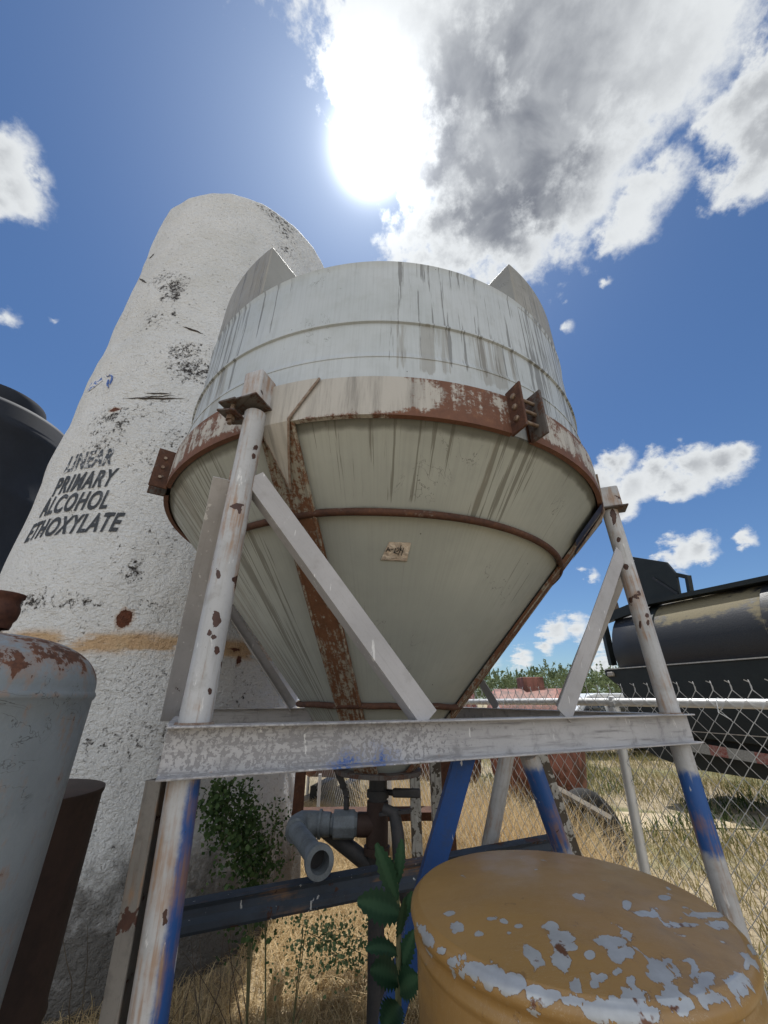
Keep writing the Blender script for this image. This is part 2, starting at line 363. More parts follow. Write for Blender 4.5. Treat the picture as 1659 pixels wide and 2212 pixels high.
gr = mb.build('ground', m_ground, attrs={'far': lambda v, u: min(1, max(0, fence_side(v[0], v[1])))}); props(gr, kind='structure')
# sandy track beyond the fence
m_track, g, b = newmat('sandy_track'); o = g.coord(); n2 = g.noise(o, 5, 6, .65); n3 = g.noise(o, 50, 4, .6)
g.put(b.inputs['Base Color'], g.mix(g.rng(n2, .3, .7), (.38,.30,.19), (.50,.42,.29))); b.inputs['Roughness'].default_value = .95; g.put(b.inputs['Normal'], g.bump(n3, .7, .02))
mb = MB(); P = []
for k in range(40):
    t = k/39; x = 2.6+11*t; y = 8.3 - 1.5*t + .4*math.sin(t*5); ww = .55+.12*math.sin(t*17)
    for s_ in np.linspace(-1, 1, 7): px_, py_ = x + .2*s_*ww, y + s_*ww; P.append((px_, py_, gh(px_, py_) + .012))
mb.add(P, [(k*7+j, k*7+j+1, k*7+j+8, k*7+j+7) for k in range(39) for j in range(6)])
props(mb.build('sandy_path', m_track, origin=(8, 7.5, 0)), kind='structure')

# ------------------------------------------------------------------ hopper
HT = thing('hopper_tank', 'large pale grey cone bottomed hopper tank with rusty steel band round its middle', 'hopper tank', (HC.x, HC.y, CH-.45))
RS = 1.70
def cr(z): return .6025 + .878*z                  # cone radius at rel height
def sstep(x, a, b): t = min(1, max(0, (x-a)/(b-a))); return t*t*(3-2*t)
def win(x, a, b, s): return sstep(x, a-s, a+s)*(1-sstep(x, b-s, b+s))
def th(u): return math.degrees(u[0])
def drip_cyl(v, u):
    t, z = th(u), u[1]
    a = win(t, -175, -122, 6)*sstep(z, 1.3, 1.9)*1.0
    a = max(a, win(t, -60, -30, 5)*1.0)
    a = max(a, win(t, -92, -50, 6)*.8*sstep(z, 1.5, 1.7)); a = max(a, win(t, -124, -112, 4)*.8*sstep(z, 1.6, 2.2))
    return max(a, .38)
def patch_cyl(v, u):
    t, z = th(u), u[1]
    a = win(t, -88, -58, 3)*(1-sstep(z, 1.93, 1.96))*sstep(z, 1.5, 1.6)
    a = max(a, win(t, -150, -125, 4)*(1-sstep(z, 1.93, 1.96))*.9); return a
mb = MB()
pz = [1.252, 1.3, 1.45, 1.6, 1.665, 1.667, 1.675, 1.70, 1.8, 1.925, 1.94, 1.943, 1.955, 1.965, 2.1, 2.3, 2.46, 2.485, 2.49]
pr = [RS, RS, RS, RS, RS, RS+.004, RS+.004, RS-.006, RS-.008, RS-.008, RS-.008, RS+.006, RS+.006, RS-.012, RS-.014, RS-.014, RS-.014, RS-.005, RS-.02]
prof = []
for i in range(len(pz)-1):
    n = 6 if pz[i+1]-pz[i] > .05 else 1
    for k in range(n): t = k/n; prof.append((pr[i]*(1-t)+pr[i+1]*t, pz[i]*(1-t)+pz[i+1]*t))
prof.append((pr[-1], pz[-1])); prof = [(r, z if z < 2.3 else z+(z-2.3)*.17) for r, z in prof]; prof += [(RS-.06, 2.51), (RS-.065, 2.44), (.9, 2.5), (.02, 2.54)]
wob = lambda a, z: .006*noise.noise(Vector((math.cos(a)*2.2, math.sin(a)*2.2, z*2)))
mb.lathe(HC, prof, 240, disp=wob)
mb.build('tank_shell', M_shell, HT, attrs={'drip': drip_cyl, 'patch': patch_cyl, 'grime_shade': lambda v, u: .12*win(u[1], 1.93, 1.97, .01)})
def drip_cone(v, u):
    t, z = th(u), u[1]
    a = win(t, -72, -57, 4)*(1-.2*sstep(z, .9, .6)*1)*sstep(z, .80, .92)
    a = max(a, win(t, -175, -120, 6)*.95); a = max(a, win(t, -104, -74, 5)*.78*sstep(z, .86, .95)); a = max(a, win(t, -60, -30, 5)*.5)
    return max(a, .42)
def patch_cone(v, u):
    t, z = th(u), u[1]
    return max(win(t, -71, -61, 3)*sstep(z, .86, .95), .85*win(t, -165, -128, 5), .0)
def grime_shade_cone(v, u):
    z = u[1]; return .6*math.exp(-abs(z-.90)/.014) + .8*sstep(z, 1.17, 1.235) + .3*(1-sstep(z, -.2, .1))  # dark line over the hoop, painted shadow under the band, darker tip
mb = MB(); mb.lathe(HC, [(cr(z), z) for z in np.linspace(-.448, 1.245, 100)] + [(RS+.002, 1.25), (RS+.002, 1.262)], 240, disp=wob)
mb.build('cone', M_cone, HT, attrs={'drip': drip_cone, 'patch': patch_cone, 'grime_shade': grime_shade_cone})
# raised boxes on the rim
M_ear = fibre_mat('bare_fibreglass', (.30,.29,.265), (.235,.23,.21))
def ear(a0, a1, zt=2.98):
    mb = MB(); n = 40; zs = [2.48, 2.6, 2.75, 2.9, zt]; r0 = 1.02
    for (r, flip) in ((RS-.012, 0), (r0, 1)):
        vs_, uv = [], []
        for z in zs:
            for k in range(n+1):
                a = R(a0+(a1-a0)*k/n); vs_.append((HC.x+r*math.cos(a), HC.y+r*math.sin(a), HC.z+z)); uv.append((a, z))
        mb.add(vs_, [(j*(n+1)+k, j*(n+1)+k+1, (j+1)*(n+1)+k+1, (j+1)*(n+1)+k) for j in range(len(zs)-1) for k in range(n)], uv)
    nz = len(zs); o2 = nz*(n+1)
    top = [((nz-1)*(n+1)+k) for k in range(n+1)]
    for k in range(n): mb.f.append((top[k], top[k+1], o2+top[k+1], o2+top[k]))
    for k in (0, n):
        for j in range(nz-1): mb.f.append((j*(n+1)+k, (j+1)*(n+1)+k, o2+(j+1)*(n+1)+k, o2+j*(n+1)+k))
    for k in range(n): mb.f.append((k, k+1, o2+k+1, o2+k))
    mb.build('raised_box', M_ear, HT, bevel=.008, attrs={'drip': lambda v, u: .75, 'patch': lambda v, u: .75, 'grime_shade': lambda v, u: .0}, ang=30)
ear(-205, -120.8, 3.09); ear(-56.6, 12)
# steel band in segments with clamps
RB = 1.738
def band(a0, a1):
    mb = MB(); n = int((a1-a0)/2)
    mb.lathe(HC, [(RB-.03, 1.238), (RB, 1.238), (RB+.001, 1.30), (RB+.001, 1.37), (RB+.001, 1.44), (RB, 1.485), (RB-.03, 1.485), (RB-.03, 1.238)], n, a0, a1, closed=False)
    def ru(v, u):
        t, z = th(u), u[1]; e = .55*abs((z-1.367)/.118)**3
        return (.6 if z < 1.245 else 0) + e*.5 + .34*win(t, -80, -66, 3) + .12*win(t, -146, -118, 5) - .75*win(t, -112, -86, 4) + .12*win(t, -62, -30, 8) + .1*win(t, -86, -79, 2)  # edge rust; on the bottom lip it also paints the shadow line under the band
    return mb.build('steel_band', M_band, HT, attrs={'rust': ru})
band(-265, -149.5); band(-145.5, -67.0); band(-62.6, 60)
def radial(a, r, z): a = R(a); return Vector((HC.x+r*math.cos(a), HC.y+r*math.sin(a), HC.z+z))
def clamp(a, side, mat):
    er = Vector((math.cos(R(a)), math.sin(R(a)), 0)); et = Vector((-er.y, er.x, 0))
    M = Matrix((er, et, Vector((0, 0, 1)))).transposed()
    mb = MB(); mb.box(radial(a, RB+.045, 1.367), (.11, .014, .285), M); pl = mb.build('clamp_plate', mat, HT, bevel=.003)
    for z in (1.44, 1.37, 1.295):
        mb = MB(); c = radial(a, RB+.05, z)
        mb.tube([c - et*side*.0, c - et*side*.016, c-et*side*.022], [.017, .017, .011], 8); mb.build('bolt_head', M_bolt, pl)
clamp(-67.0, 1, M_hoop); clamp(-62.6, -1, M_darkrust); clamp(-149.5, 1, M_darkrust); clamp(-145.5, 1, M_hoop)
for a0, a1 in ((-67, -62.6), (-149.5, -145.5)):
    for z in (1.44, 1.37, 1.295):
        mb = MB(); mb.tube([radial(a0-.6, RB+.05, z), radial(a1+.6, RB+.05, z)], .0105, 10); mb.build('clamp_rod', M_bolt, HT)
# hoops
for z, r_ in ((.878, .021), (-.04, .019)):
    mb = MB(); mb.tube([radial(a, cr(z)+r_+.006 + .006*noise.noise(Vector((a*.05, z, 0))), z+.008*noise.noise(Vector((a*.06, 5, z)))) for a in np.linspace(0, 357, 120)], r_, 10, closed=True)
    mb.build('hoop_rod', M_hoop, HT)
# straps running down the cone, in line with the four posts
CORN = [Vector((-.664, 1.45)), Vector((1.73, 2.53)), Vector((.653, 4.92)), Vector((-1.74, 3.84))]
for i, c in enumerate(CORN):
    a = math.degrees(math.atan2(c.y-HC.y, c.x-HC.x)); 
    if i == 0: a += 1.5
    mb = MB(); wv_ = .098; n = 30
    for (off, ww) in ((.030, wv_), (.012, wv_-.004)):
        vs_, uv = [], []
        for k in range(n+1):
            z = 1.26 - (1.26+.44)*k/n; er = radial(a, 1, 0)-radial(a, 0, 0); et = Vector((-er.y, er.x, 0))
            for j in range(7):
                s_ = -1+2*j/6; q = ww*s_*(1.08-.25*k/n)
                rr = cr(z)
                edge = (.75-abs(s_))*.0 
                p = radial(a, 0, z) + er*(math.sqrt(max(rr*rr-q*q, .0001))+off*1.3) + et*q
                vs_.append(p); uv.append((q+i, z*1.4))
        mb.add(vs_, [(k*7+j, k*7+j+1, (k+1)*7+j+1, (k+1)*7+j) for k in range(n) for j in range(6)], uv)
    N = 7*(n+1)
    for k in range(n):
        for j in (0, 6): mb.f.append((k*7+j, (k+1)*7+j, N+(k+1)*7+j, N+k*7+j))
    for s_ in (-1, 1):   # small upturned lips along both sides
        vs_ = []
    mb.build('cone_strap', M_strap, HT, attrs={'rust': lambda v, u: -.15*sstep(v[2]-CH, .7, 1.25)+.35*win(v[2]-CH, .35, .8, .2)}, ang=30)
    # rounded ribs pressed along the strap
    for s_ in (-.7, .7):
        mb = MB(); pts = []
        for k in range(n+1):
            z = 1.25-(1.25+.43)*k/n; er = radial(a, 1, 0)-radial(a, 0, 0); et = Vector((-er.y, er.x, 0)); q = wv_*s_*(1.08-.25*k/n)*1.25
            pts.append(radial(a, 0, z)+er*(math.sqrt(max(cr(z)**2-q*q, .0001))+.036)+et*q)
        mb.tube(pts, .009, 8); mb.build('strap_lip', M_strap, HT)
    # gusset where strap meets band
    if i in (0, 1):
        mb = MB(); vs_ = []; uv = []; rows = 16
        for layer in (.014, .004):
            for k in range(rows+1):
                z = 1.482 - (1.482-.98)*k/rows
                hw = 8.2 if z > 1.25 and False else None
                if z > 1.25: l, rgt = -7.5+4.5*(1.482-z)/.232, 7.5-4.5*(1.482-z)/.232
                else: l, rgt = -3+3*(1.25-z)/.27, 3-3*(1.25-z)/.27
                rr = (RB+.002 if z > 1.25 else cr(z)+.052) + layer
                for j in range(9): aa = a + l + (rgt-l)*j/8; vs_.append(radial(aa, rr, z)); uv.append((R(aa), z))
        N = 9*(rows+1)
        fs = [(k*9+j, k*9+j+1, (k+1)*9+j+1, (k+1)*9+j) for k in range(rows) for j in range(8)]
        for k in range(rows):
            for j in (0, 8): fs.append((k*9+j, (k+1)*9+j, N+(k+1)*9+j, N+k*9+j))
        for j in range(8): fs.append((j, j+1, N+j+1, N+j))
        mb.add(vs_, fs, uv); mb.build('gusset_plate', M_band, HT, attrs={'rust': lambda v, u: -.36}, ang=30)
        for sg in (-1, 1):
            mb = MB(); pts = [radial(a+sg*(7.5-4.5*(1.482-z)/.232 if z > 1.25 else 3-3*(1.25-z)/.27), (RB+.012 if z > 1.25 else cr(z)+.06), z) for z in np.linspace(1.482, .98, 22)]
            mb.tube(pts, .007, 6); mb.build('weld_seam', M_weld, HT)
# blue sheet edge hanging under the band on the right
mb = MB(); mb.lathe(HC, [(cr(z)+.045, z) for z in (1.25, 1.1, 1.0)], 20, -29, -10, closed=False); mb.build('blue_liner_sheet', M_nav, HT)
# foil label A-124
m_foil, g, b = newmat('crumpled_foil'); o = g.coord(); n = g.noise(o, 22, 5, .6, 1.2)
g.put(b.inputs['Base Color'], g.mix(g.rng(n, .35, .65), (.50,.42,.36), (.72,.66,.60))); b.inputs['Metallic'].default_value = .6; b.inputs['Roughness'].default_value = .42
g.put(b.inputs['Normal'], g.bump(n, .6, .012))
def cone_pt(px, py, off):
    d = ray(px, py); # march to the cone
    lo, hi = .5, 4.0; ox, oy = HC.x, HC.y
    for k in range(4000):
        t = .5+k*.001; p = d*t
        if cr(p.z)+off >= math.hypot(p.x-ox, p.y-oy) and p.z < 1.25: return Vector((p.x, p.y, p.z+CH))
    return None
fo = [(833,1170),(880,1171),(872,1212),(815,1210)]
mb = MB(); vs_ = []; n = 14
for layer in (.010, .004):
    for j in range(n+1):
        for i in range(n+1):
            s_, t = i/n, j/n; jag = .9*noise.noise(Vector((i*.9, j*.9, 2)))
            x = (fo[0][0]*(1-s_)+fo[1][0]*s_)*(1-t)+(fo[3][0]*(1-s_)+fo[2][0]*s_)*t + jag; y = (fo[0][1]*(1-s_)+fo[1][1]*s_)*(1-t)+(fo[3][1]*(1-s_)+fo[2][1]*s_)*t + jag*.6
            vs_.append(cone_pt(x, y, layer + (.004*noise.noise(Vector((i*.5, j*.5, 7))) if layer > .005 else 0)))
N = (n+1)**2; q = n+1
fs = [(j*q+i, j*q+i+1, (j+1)*q+i+1, (j+1)*q+i) for j in range(n) for i in range(n)]
for i in range(n): fs += [(i, i+1, N+i+1, N+i), (n*q+i, n*q+i+1, N+n*q+i+1, N+n*q+i), (i*q, (i+1)*q, N+(i+1)*q, N+i*q), (i*q+n, (i+1)*q+n, N+(i+1)*q+n, N+i*q+n)]
mb.add(vs_, fs); foil = mb.build('foil_label', m_foil, HT, ang=80)
M_ink = simple_mat('black_marker', (.008,.008,.008), (.01,.01,.012), 5, .6)
def L(cx, cy): return ((1150+cx*250/1659)*.6636, (1700+cy*200/1327)*.6636)   # from a zoomed look at the label
mb = MB()
for st in ([(632,640),(655,590),(680,535),(700,590),(725,638)], [(648,600),(708,596)], [(738,583),(785,580)], [(845,550),(825,610),(800,660)],
           [(865,560),(895,548),(918,560),(905,595),(870,630),(800,660),(850,668),(905,683)], [(958,480),(945,560),(925,640),(890,710)], [(965,560),(950,600),(975,612),(1000,605)], [(1014,550),(990,630),(965,712)]):
    pts = [cone_pt(*L(*p), .019) for p in st]; mb.tube(pts, .0021, 5)
mb.build('marker_writing', M_ink, foil)
# outlet
mb = MB(); mb.lathe(HC, [(.05, -.46), (.30, -.46), (.30, -.435), (.2, -.43)], 32); mb.build('outlet_flange', M_darkrust, HT)
M_grey = simple_mat('grey_plastic_pipe', (.20,.23,.26), (.11,.125,.14), 9, .6, 0, .3)
M_dpipe = simple_mat('dark_pipe', (.03,.032,.036), (.055,.05,.05), 10, .6)
M_brown = simple_mat('brown_fitting', (.035,.02,.015), (.06,.035,.03), 10, .7)
def PR(x, y, z): return Vector((x, y, z+CH))
mb = MB(); mb.tube([PR(-.04,3.2,-.46), PR(-.04,3.2,-.62)], .062, 20); mb.tube([PR(-.04,3.2,-.56), PR(-.04,3.2,-.60)], .075, 20); mb.build('outlet_pipe', M_dpipe, HT)
mb = MB(); mb.tube([PR(-.04,3.2,-.62), PR(-.04,3.2,-.88)], .072, 20); mb.tube([PR(-.04,3.2,-.75), PR(-.17,3.2,-.75)], .068, 20); mb.tube([PR(-.04,3.2,-.86), PR(-.04,3.2,-.90)], .085, 20); mb.build('pipe_tee', M_brown, HT)
mb = MB(); mb.tube([PR(-.04,3.2,-.9), PR(-.04,3.2,-1.02), PR(-.03,3.18,-1.5), PR(-.03,3.15,-1.9)], [.066,.05,.05,.05], 16); mb.build('drain_pipe', M_dpipe, HT)
mb = MB(); mb.tube([PR(-.17,3.2,-.75), PR(-.19,3.2,-.75), PR(-.19,3.2,-.75), PR(-.33,3.19,-.75), PR(-.33,3.19,-.75), PR(-.35,3.19,-.75)], [.068,.068,.082,.082,.06,.06], 8); va = mb.build('valve', M_grey, HT, smooth=False, bevel=.006)
mb = MB(); mb.tube([PR(-.25,3.19,-.67), PR(-.25,3.19,-.60)], .018, 12); mb.bar(PR(-.25,3.19,-.60), PR(-.27,3.19,-.55), .035, .006, (0,1,0)); mb.bar(PR(-.27,3.19,-.55), PR(-.36,3.17,-.385), .04, .022, (0,1,0)); mb.build('valve_handle', M_dpipe, va, bevel=.004)
mb = MB(); mb.tube([PR(.02,3.2,-.57), PR(.08,3.16,-.57)], .018, 10); mb.bar(PR(.06,3.15,-.565), PR(.245,3.12,-.56), .045, .05); mb.build('lever_handle', M_dpipe, HT, bevel=.01)
arc = [PR(-.35,3.19,-.75), PR(-.47,3.19,-.75), PR(-.53,3.17,-.75), PR(-.555,3.12,-.752), PR(-.55,3.05,-.756)]
mb = MB(); mb.tube(arc, [.066,.072,.076,.072,.066], 20); mb.tube([PR(-.41,3.19,-.75), PR(-.425,3.19,-.75)], .08, 20); mb.build('elbow', M_grey, HT)
mb = MB(); p0, p1 = PR(-.55,3.07,-.755), PR(-.322,2.55,-.757)
dv = (p1-p0).normalized(); pts = [p0, p1-dv*.06, p1-dv*.055, p1-dv*.012, p1, p1, p1-dv*.1]
mb.tube(pts, [.052,.052,.070,.077,.074,.050,.048], 28, caps=False); mb.build('discharge_pipe', M_grey, HT)
mb = MB(); mb.tube([p1-dv*.09, p1-dv*.095], .052, 24); mb.build('bore_dark_disc', M_dpipe, HT)  # dark disc set in the pipe, standing in for the shade inside it
mb = MB(); mb.tube([PR(-.42,3.3,-.79), PR(-.25,3.24,-.87), PR(-.04,3.2,-.98)], .05, 14); mb.build('lower_pipe', M_dpipe, HT)
mb = MB(); mb.tube([PR(0,3.05,-.63), PR(.07,3.03,-.65), PR(.09,3.0,-.75), PR(.10,2.98,-.9), PR(.15,2.95,-1.05)], [.03,.04,.04,.04,.045], 12); mb.bar(PR(-.02,3.06,-.66), PR(.17,3.0,-.63), .06, .018); mb.build('side_pipe', M_dpipe, HT)
HT.rotation_euler = (0, R(.9), 0)

# ------------------------------------------------------------------ support stand
ST = thing('support_stand', 'steel pipe and beam stand holding up the hopper tank, white paint with blue overspray', 'stand', (0, 3.2, 0))
ZT, ZB = -.078, -.224
def P3(c, z): return Vector((c.x, c.y, z+CH))
def blue_at(cx, z0, z1, side=0):
    def f(v, u):
        return win(v[2]-CH, z0, z1, .12)*(1 if not side else sstep((v[0]-cx)*side, -.01, .03))
    return f
ibeam = [(-.052,-.073),(.052,-.073),(.052,-.066),(.004,-.064),(.004,.064),(.052,.066),(.052,.073),(-.052,.073),(-.052,.066),(-.004,.064),(-.004,-.064),(-.052,-.066)]
zb = (ZT+ZB)/2
for i in range(4):
    a, b_ = CORN[i], CORN[(i+1) % 4]; d = (b_-a).normalized()
    e0, e1 = (.045, .045) if i in (0, 2) else (-.06, -.06)
    p0, p1 = P3(a-d*e0, zb), P3(b_+d*e1, zb)
    mb = MB(); mb.prof(p0, p1, ibeam)
    def bl(v, u, i=i):
        if i: return 0
        return .62*win(v[0], -.28, .10, .12)*(1-sstep(v[2]-CH, -.222, -.16))
    mb.build('beam', M_beam, ST, bevel=.002, attrs={'blue': bl, 'chips': (lambda v, u, i=i: (.30-.75*sstep(v[0], .0, .85)) if i == 0 else -.2)}, ang=30)
TOPZ = 1.30
tops = []
for i, c in enumerate(CORN):
    inw = (Vector((HC.x, HC.y))-c).normalized(); foot = c + inw*.05
    top = {0: Vector((-.655, 1.545)), 1: Vector((1.70, 2.60))}.get(i, c + inw*.07); tops.append((foot, top))
    pts = [P3(foot.lerp(top, t), ZT + (TOPZ-ZT)*t) for t in np.linspace(0, 1, 120)]
    CHIPS = [(510,1092,13,9),(518,1100,5,10),(472,1242,6,11),(511,1252,12,8),(512,1268,5,10),(468,1335,11,22),(452,1368,6,7),(461,1376,6,6),(445,1396,6,5),(469,1406,9,14),(453,1494,8,12),(480,1435,4,10),(439,1497,3,4),(500,965,3,4),(554,965,6,6),(548,985,3,5),(1322,1108,4,9),(1326,1125,5,16),(1310,1092,4,4),(1398,1330,5,5),(1400,1345,5,8),(1372,1385,3,26),(1383,1350,3,10),(1395,1500,10,6),(1385,1470,5,10),(1410,1515,8,8),(1352,1225,5,5),(1335,1165,6,8)]
    cm = pxmask(CHIPS)
    mb = MB(); mb.tube(pts, .053, 48); po = mb.build('post', M_post, ST, attrs={'blue': lambda v, u: 0.0, 'chips': lambda v, u: 1.0*cm(v)})
    mb = MB(); q = P3(foot, ZT); mb.tube([q+Vector((math.cos(t), math.sin(t), 0))*(.055+.003*math.sin(t*9)) for t in np.linspace(0, 2*math.pi, 40)[:-1]], .008, 6, closed=True); mb.build('weld_bead', M_weld, ST)
    # top bracket, plates and bolt
    er = Vector((-inw.x, -inw.y, 0)); et = Vector((-er.y, er.x, 0)); M = Matrix((er, et, Vector((0, 0, 1)))).transposed()
    tp = P3(top, TOPZ); rb = Vector((HC.x, HC.y, 0)) + er*RB; gap = (Vector((top.x, top.y, 0))-rb).dot(er)
    off = er*0
    mb = MB(); cen = Vector((rb.x, rb.y, 0)) + er*(gap/2+.03) + (Vector((top.x, top.y, 0))-rb-er*gap)*.6
    if i in (0, 3):
        mb.box((cen.x, cen.y, CH+1.43), (gap+.10, .11, .20), M)
    else:
        mb.box((cen.x, cen.y, CH+1.36), (gap+.10, .11, .17), M)
    mb.build('bracket', M_post, ST, bevel=.012, attrs={'blue': lambda v, u: 0.0, 'chips': lambda v, u: .1})
    mb = MB(); cz = 1.335 if i in (0, 3) else 1.275
    mb.box((cen.x, cen.y, CH+cz-.005) if i in (0,3) else (cen.x, cen.y, CH+cz-.004), (gap+.16, .14, .010), M)
    if i == 0:
        mb.box(Vector((cen.x, cen.y, CH+1.332)) + er*.04 - et*.10, (.12, .10, .012), M)
        mb.box(Vector((cen.x, cen.y, CH+1.26)) + er*.05 - et*.085, (.12, .11, .010), M @ Matrix.Rotation(R(-14), 3, 'X'))
    mb.build('bracket_plate', M_darkrust, ST, bevel=.002)
    if i == 0:
        q = Vector((cen.x, cen.y, CH+1.26)) + er*.06 - et*.09
        mb = MB(); mb.tube([q+Vector((0,0,.1)), q+Vector((0,0,-.05))], .012, 8); mb.tube([q+Vector((0,0,-.006)), q+Vector((0,0,-.03))], .022, 6); mb.build('bolt', M_bolt, ST)
# upper braces
ang = [(-.045,-.003),(.045,-.003),(.045,.003),(-.045,.003)]
SCR = pxmask([(625,1125,26,22),(640,1160,14,16),(655,1190,8,14),(822,1410,16,26),(900,1530,16,24),(448,1130,10,22),(405,1260,8,20),(1180,1510,12,30,.6),(1240,1350,10,40,.5)])
def lprof(w_, t): return [(-w_/2, t/2), (-w_/2, -t/2), (w_/2-t, -t/2), (w_/2-t, -w_*.8), (w_/2, -w_*.8), (w_/2, t/2)]
def brace(p0, p1, up, w_=.085, mat=None, blue=0.0, name='brace', flip=False):
    pr_ = lprof(w_, .008)
    if flip: pr_ = [(-a, b) for a, b in reversed(pr_)]
    mb = MB(); mb.prof(p0, p1, pr_, up)
    return mb.build(name, mat or M_brace, ST, bevel=.0015, attrs={'blue': lambda v, u: blue, 'chips': lambda v, u: 0.0, 'scr': SCR}, ang=30)
def onbeam(i, j, t, z): a, b_ = CORN[i], CORN[j]; return P3(a.lerp(b_, t), z)
for i in range(4):
    for j, sgn in (((i+1) % 4, 0), ((i-1) % 4, 1)):
        foot, top = tops[i]; st = P3(foot.lerp(top, .72), .93); dirc = (CORN[j]-CORN[i]).normalized()
        nrm_ = Vector((CORN[i].x-HC.x, CORN[i].y-HC.y, 0)); dd = Vector((dirc.x, dirc.y, 0)); outn = (nrm_-dd*nrm_.dot(dd)).normalized()
        st = st + dd*.045 + outn*.02; en = onbeam(i, j, .355, ZT+.004) + outn*.01
        side_on = (i, j) in ((0, 3), (1, 2), (2, 1), (3, 0))
        if side_on: st, en = st+outn*.03, en+outn*.03
        brace(st, en, -outn if side_on else outn, flip=bool(sgn) != side_on, w_=.095)
        mb = MB(); mb.tube([st+Vector((0,0,.03))+dd*-.02, st+dd*-.022+Vector((0,0,-.04))], .012, 6); mb.build('weld_bead', M_weld, ST)
# lower legs
for i, c in enumerate(CORN):
    inw = (Vector((HC.x, HC.y))-c).normalized(); f = c + inw*.05
    lean = {0: Vector((.09, -.02)), 1: Vector((.02, .0)), 2: Vector((-.12, .1)), 3: Vector((-.05, .05))}[i]
    pts = [P3(f + lean*t, ZB + (-CH-.05-ZB)*t) for t in np.linspace(0, 1, 14)]
    pts = [P3(f + lean*t, ZB + (-CH-.05-ZB)*t) for t in np.linspace(0, 1, 100)]
    mb = MB(); mb.tube(pts, .050, 40)
    if i == 0: fb = lambda v, u: 1.0*win(v[2]-CH, -.98, -.20, .10)*sstep(v[0]-(-.640+.07*(-.22-(v[2]-CH))/1.7), -.005, .05)
    elif i == 1: fb = lambda v, u: 1.0*win(v[2]-CH, -.72, -.36, .07)
    else: fb = lambda v, u: 0.0
    lg = mb.build('leg', M_post, ST, attrs={'blue': fb, 'chips': pxmask([(383,1760,4,6,.8),(357,1990,6,26,.8),(395,1700,4,4,.6),(1487,1782,5,14),(1493,1815,5,10),(1498,1845,5,12),(1470,1690,12,6,.8),(400,1800,3,6,.7),(340,2090,5,12,.7)])})
    mb = MB(); q = pts[-1]; mb.box((q.x, q.y, .02), (.24, .24, .016)); mb.build('foot_plate', M_darkrust, ST)
# channel beside the near left leg
M_channel = paint_mat('peeling_channel', (.21,.195,.18), (.07,.065,.06), .60, 7, .55, .9, .65, None, dirtamt=.9)
mb = MB(); mb.prof(P3(Vector((-.725, 1.53)), ZB-.01), P3(Vector((-.65, 1.50)), -CH), [(-.05,-.03),(.05,-.03),(.05,.03),(.043,.03),(.043,-.022),(-.043,-.022),(-.043,.03),(-.05,.03)], (1,-.3,0))
mb.build('leg_channel', M_channel, ST, bevel=.0015, ang=30)
mb = MB(); mb.bar(PR(-.70,1.62,-.10), PR(-1.02,2.20,-.10), .012, .12); mb.build('side_plate', M_beam, ST)
# tie beam and lower braces
q0 = at(390, 1983, 2.52); q1 = at(1215, 1826, 3.12)
zc_ = (q0.z+q1.z)/2
mb = MB(); mb.prof(q0, q1, [(a*1.45, b_*1.45) for a, b_ in [(-.03,-.040),(.025,-.040),(.032,-.03),(.032,-.012),(.018,.0),(.018,.022),(.03,.038),(-.03,.038)]]); mb.build('tie_beam', M_tie, ST, ang=25)
def down(px0, py0, Y0, px1, py1, Y1, w_, mat, bl=0.0, name='lower_brace', ext=1.0, upv=None, kind='L'):
    a, b_ = at(px0, py0, Y0), at(px1, py1, Y1); e = a + (b_-a)*ext
    if e.z < -.02: e = a + (e-a)*((a.z+.02)/(a.z-e.z))
    if kind == 'L': return brace(a, e, upv or Vector((0, -1, .1)), w_, mat, bl, name)
    mb = MB(); n = 8; mb.tube([a.lerp(e, k/n) for k in range(n+1)], w_/2, 18) if kind == 'T' else mb.bar(a, e, w_, w_*.8, (0,-1,0))
    return mb.build(name, mat, ST, attrs={'blue': (lambda v, u: bl if callable(bl) is False else bl(v, u)), 'chips': lambda v, u: .15}, bevel=.002 if kind == 'B' else 0)
down(1008, 1625, 1.95, 938, 1875, 2.02, .085, M_blue, ext=2.2, name='blue_brace')
down(1140, 1625, 2.06, 1215, 1840, 2.35, .085, M_post, bl=lambda v, u: 1.0*win(v[2]-CH, -.66, -.28, .06), kind='T', ext=2)
down(1096, 1625, 3.1, 1060, 1812, 3.2, .10, M_post, bl=lambda v, u: 0.0, kind='T', ext=1.9)
M_wood = paint_mat('peeling_white_timber', (.50,.49,.46), (.10,.085,.07), .585, 9, .75, 1.0, .8, None, chipcol=(.09,.075,.06), dirtamt=.9)

# ------------------------------------------------------------------ tall white tank
TC = Vector((-2.96, 5.45, 0)); TR = 1.8
def tank_r(a, z):
    ax, ay = math.cos(a), math.sin(a)
    r = TR + .0*z
    r += .22*(1-sstep(z, 0, 2.0))
    r += .016*noise.noise(Vector((ax*1.6, ay*1.6, z*.55))) + .018*noise.noise(Vector((ax*4, ay*4, z*1.3+7))) + .014*noise.noise(Vector((ax*11, ay*11, z*3.2+2)))
    r += .02*sstep(6.5-z, 0, .3) + .02*math.exp(-((z-4.55)/.35)**2) + .05*math.exp(-((z-2.9)/.5)**2)*.6
    r -= .07*math.exp(-((math.degrees(a)+173)/7)**2 - ((z-5.75)/.28)**2)
    return r
def tank_hit(px, py, off=0.0):
    d = ray(px, py).normalized(); t = 2.0
    while t < 14:
        p = Vector((0, 0, CH)) + d*t; a = math.atan2(p.y-TC.y, p.x-TC.x)
        if math.hypot(p.x-TC.x, p.y-TC.y) < tank_r(a, p.z)+off: return a, p.z
        t += .01
    return None
def tank_pt(a, z, off): r = tank_r(a, z)+off; return Vector((TC.x+r*math.cos(a), TC.y+r*math.sin(a), z))
def norm_a(a):
    return a if a < math.pi/2 else a-2*math.pi
blobs = {}
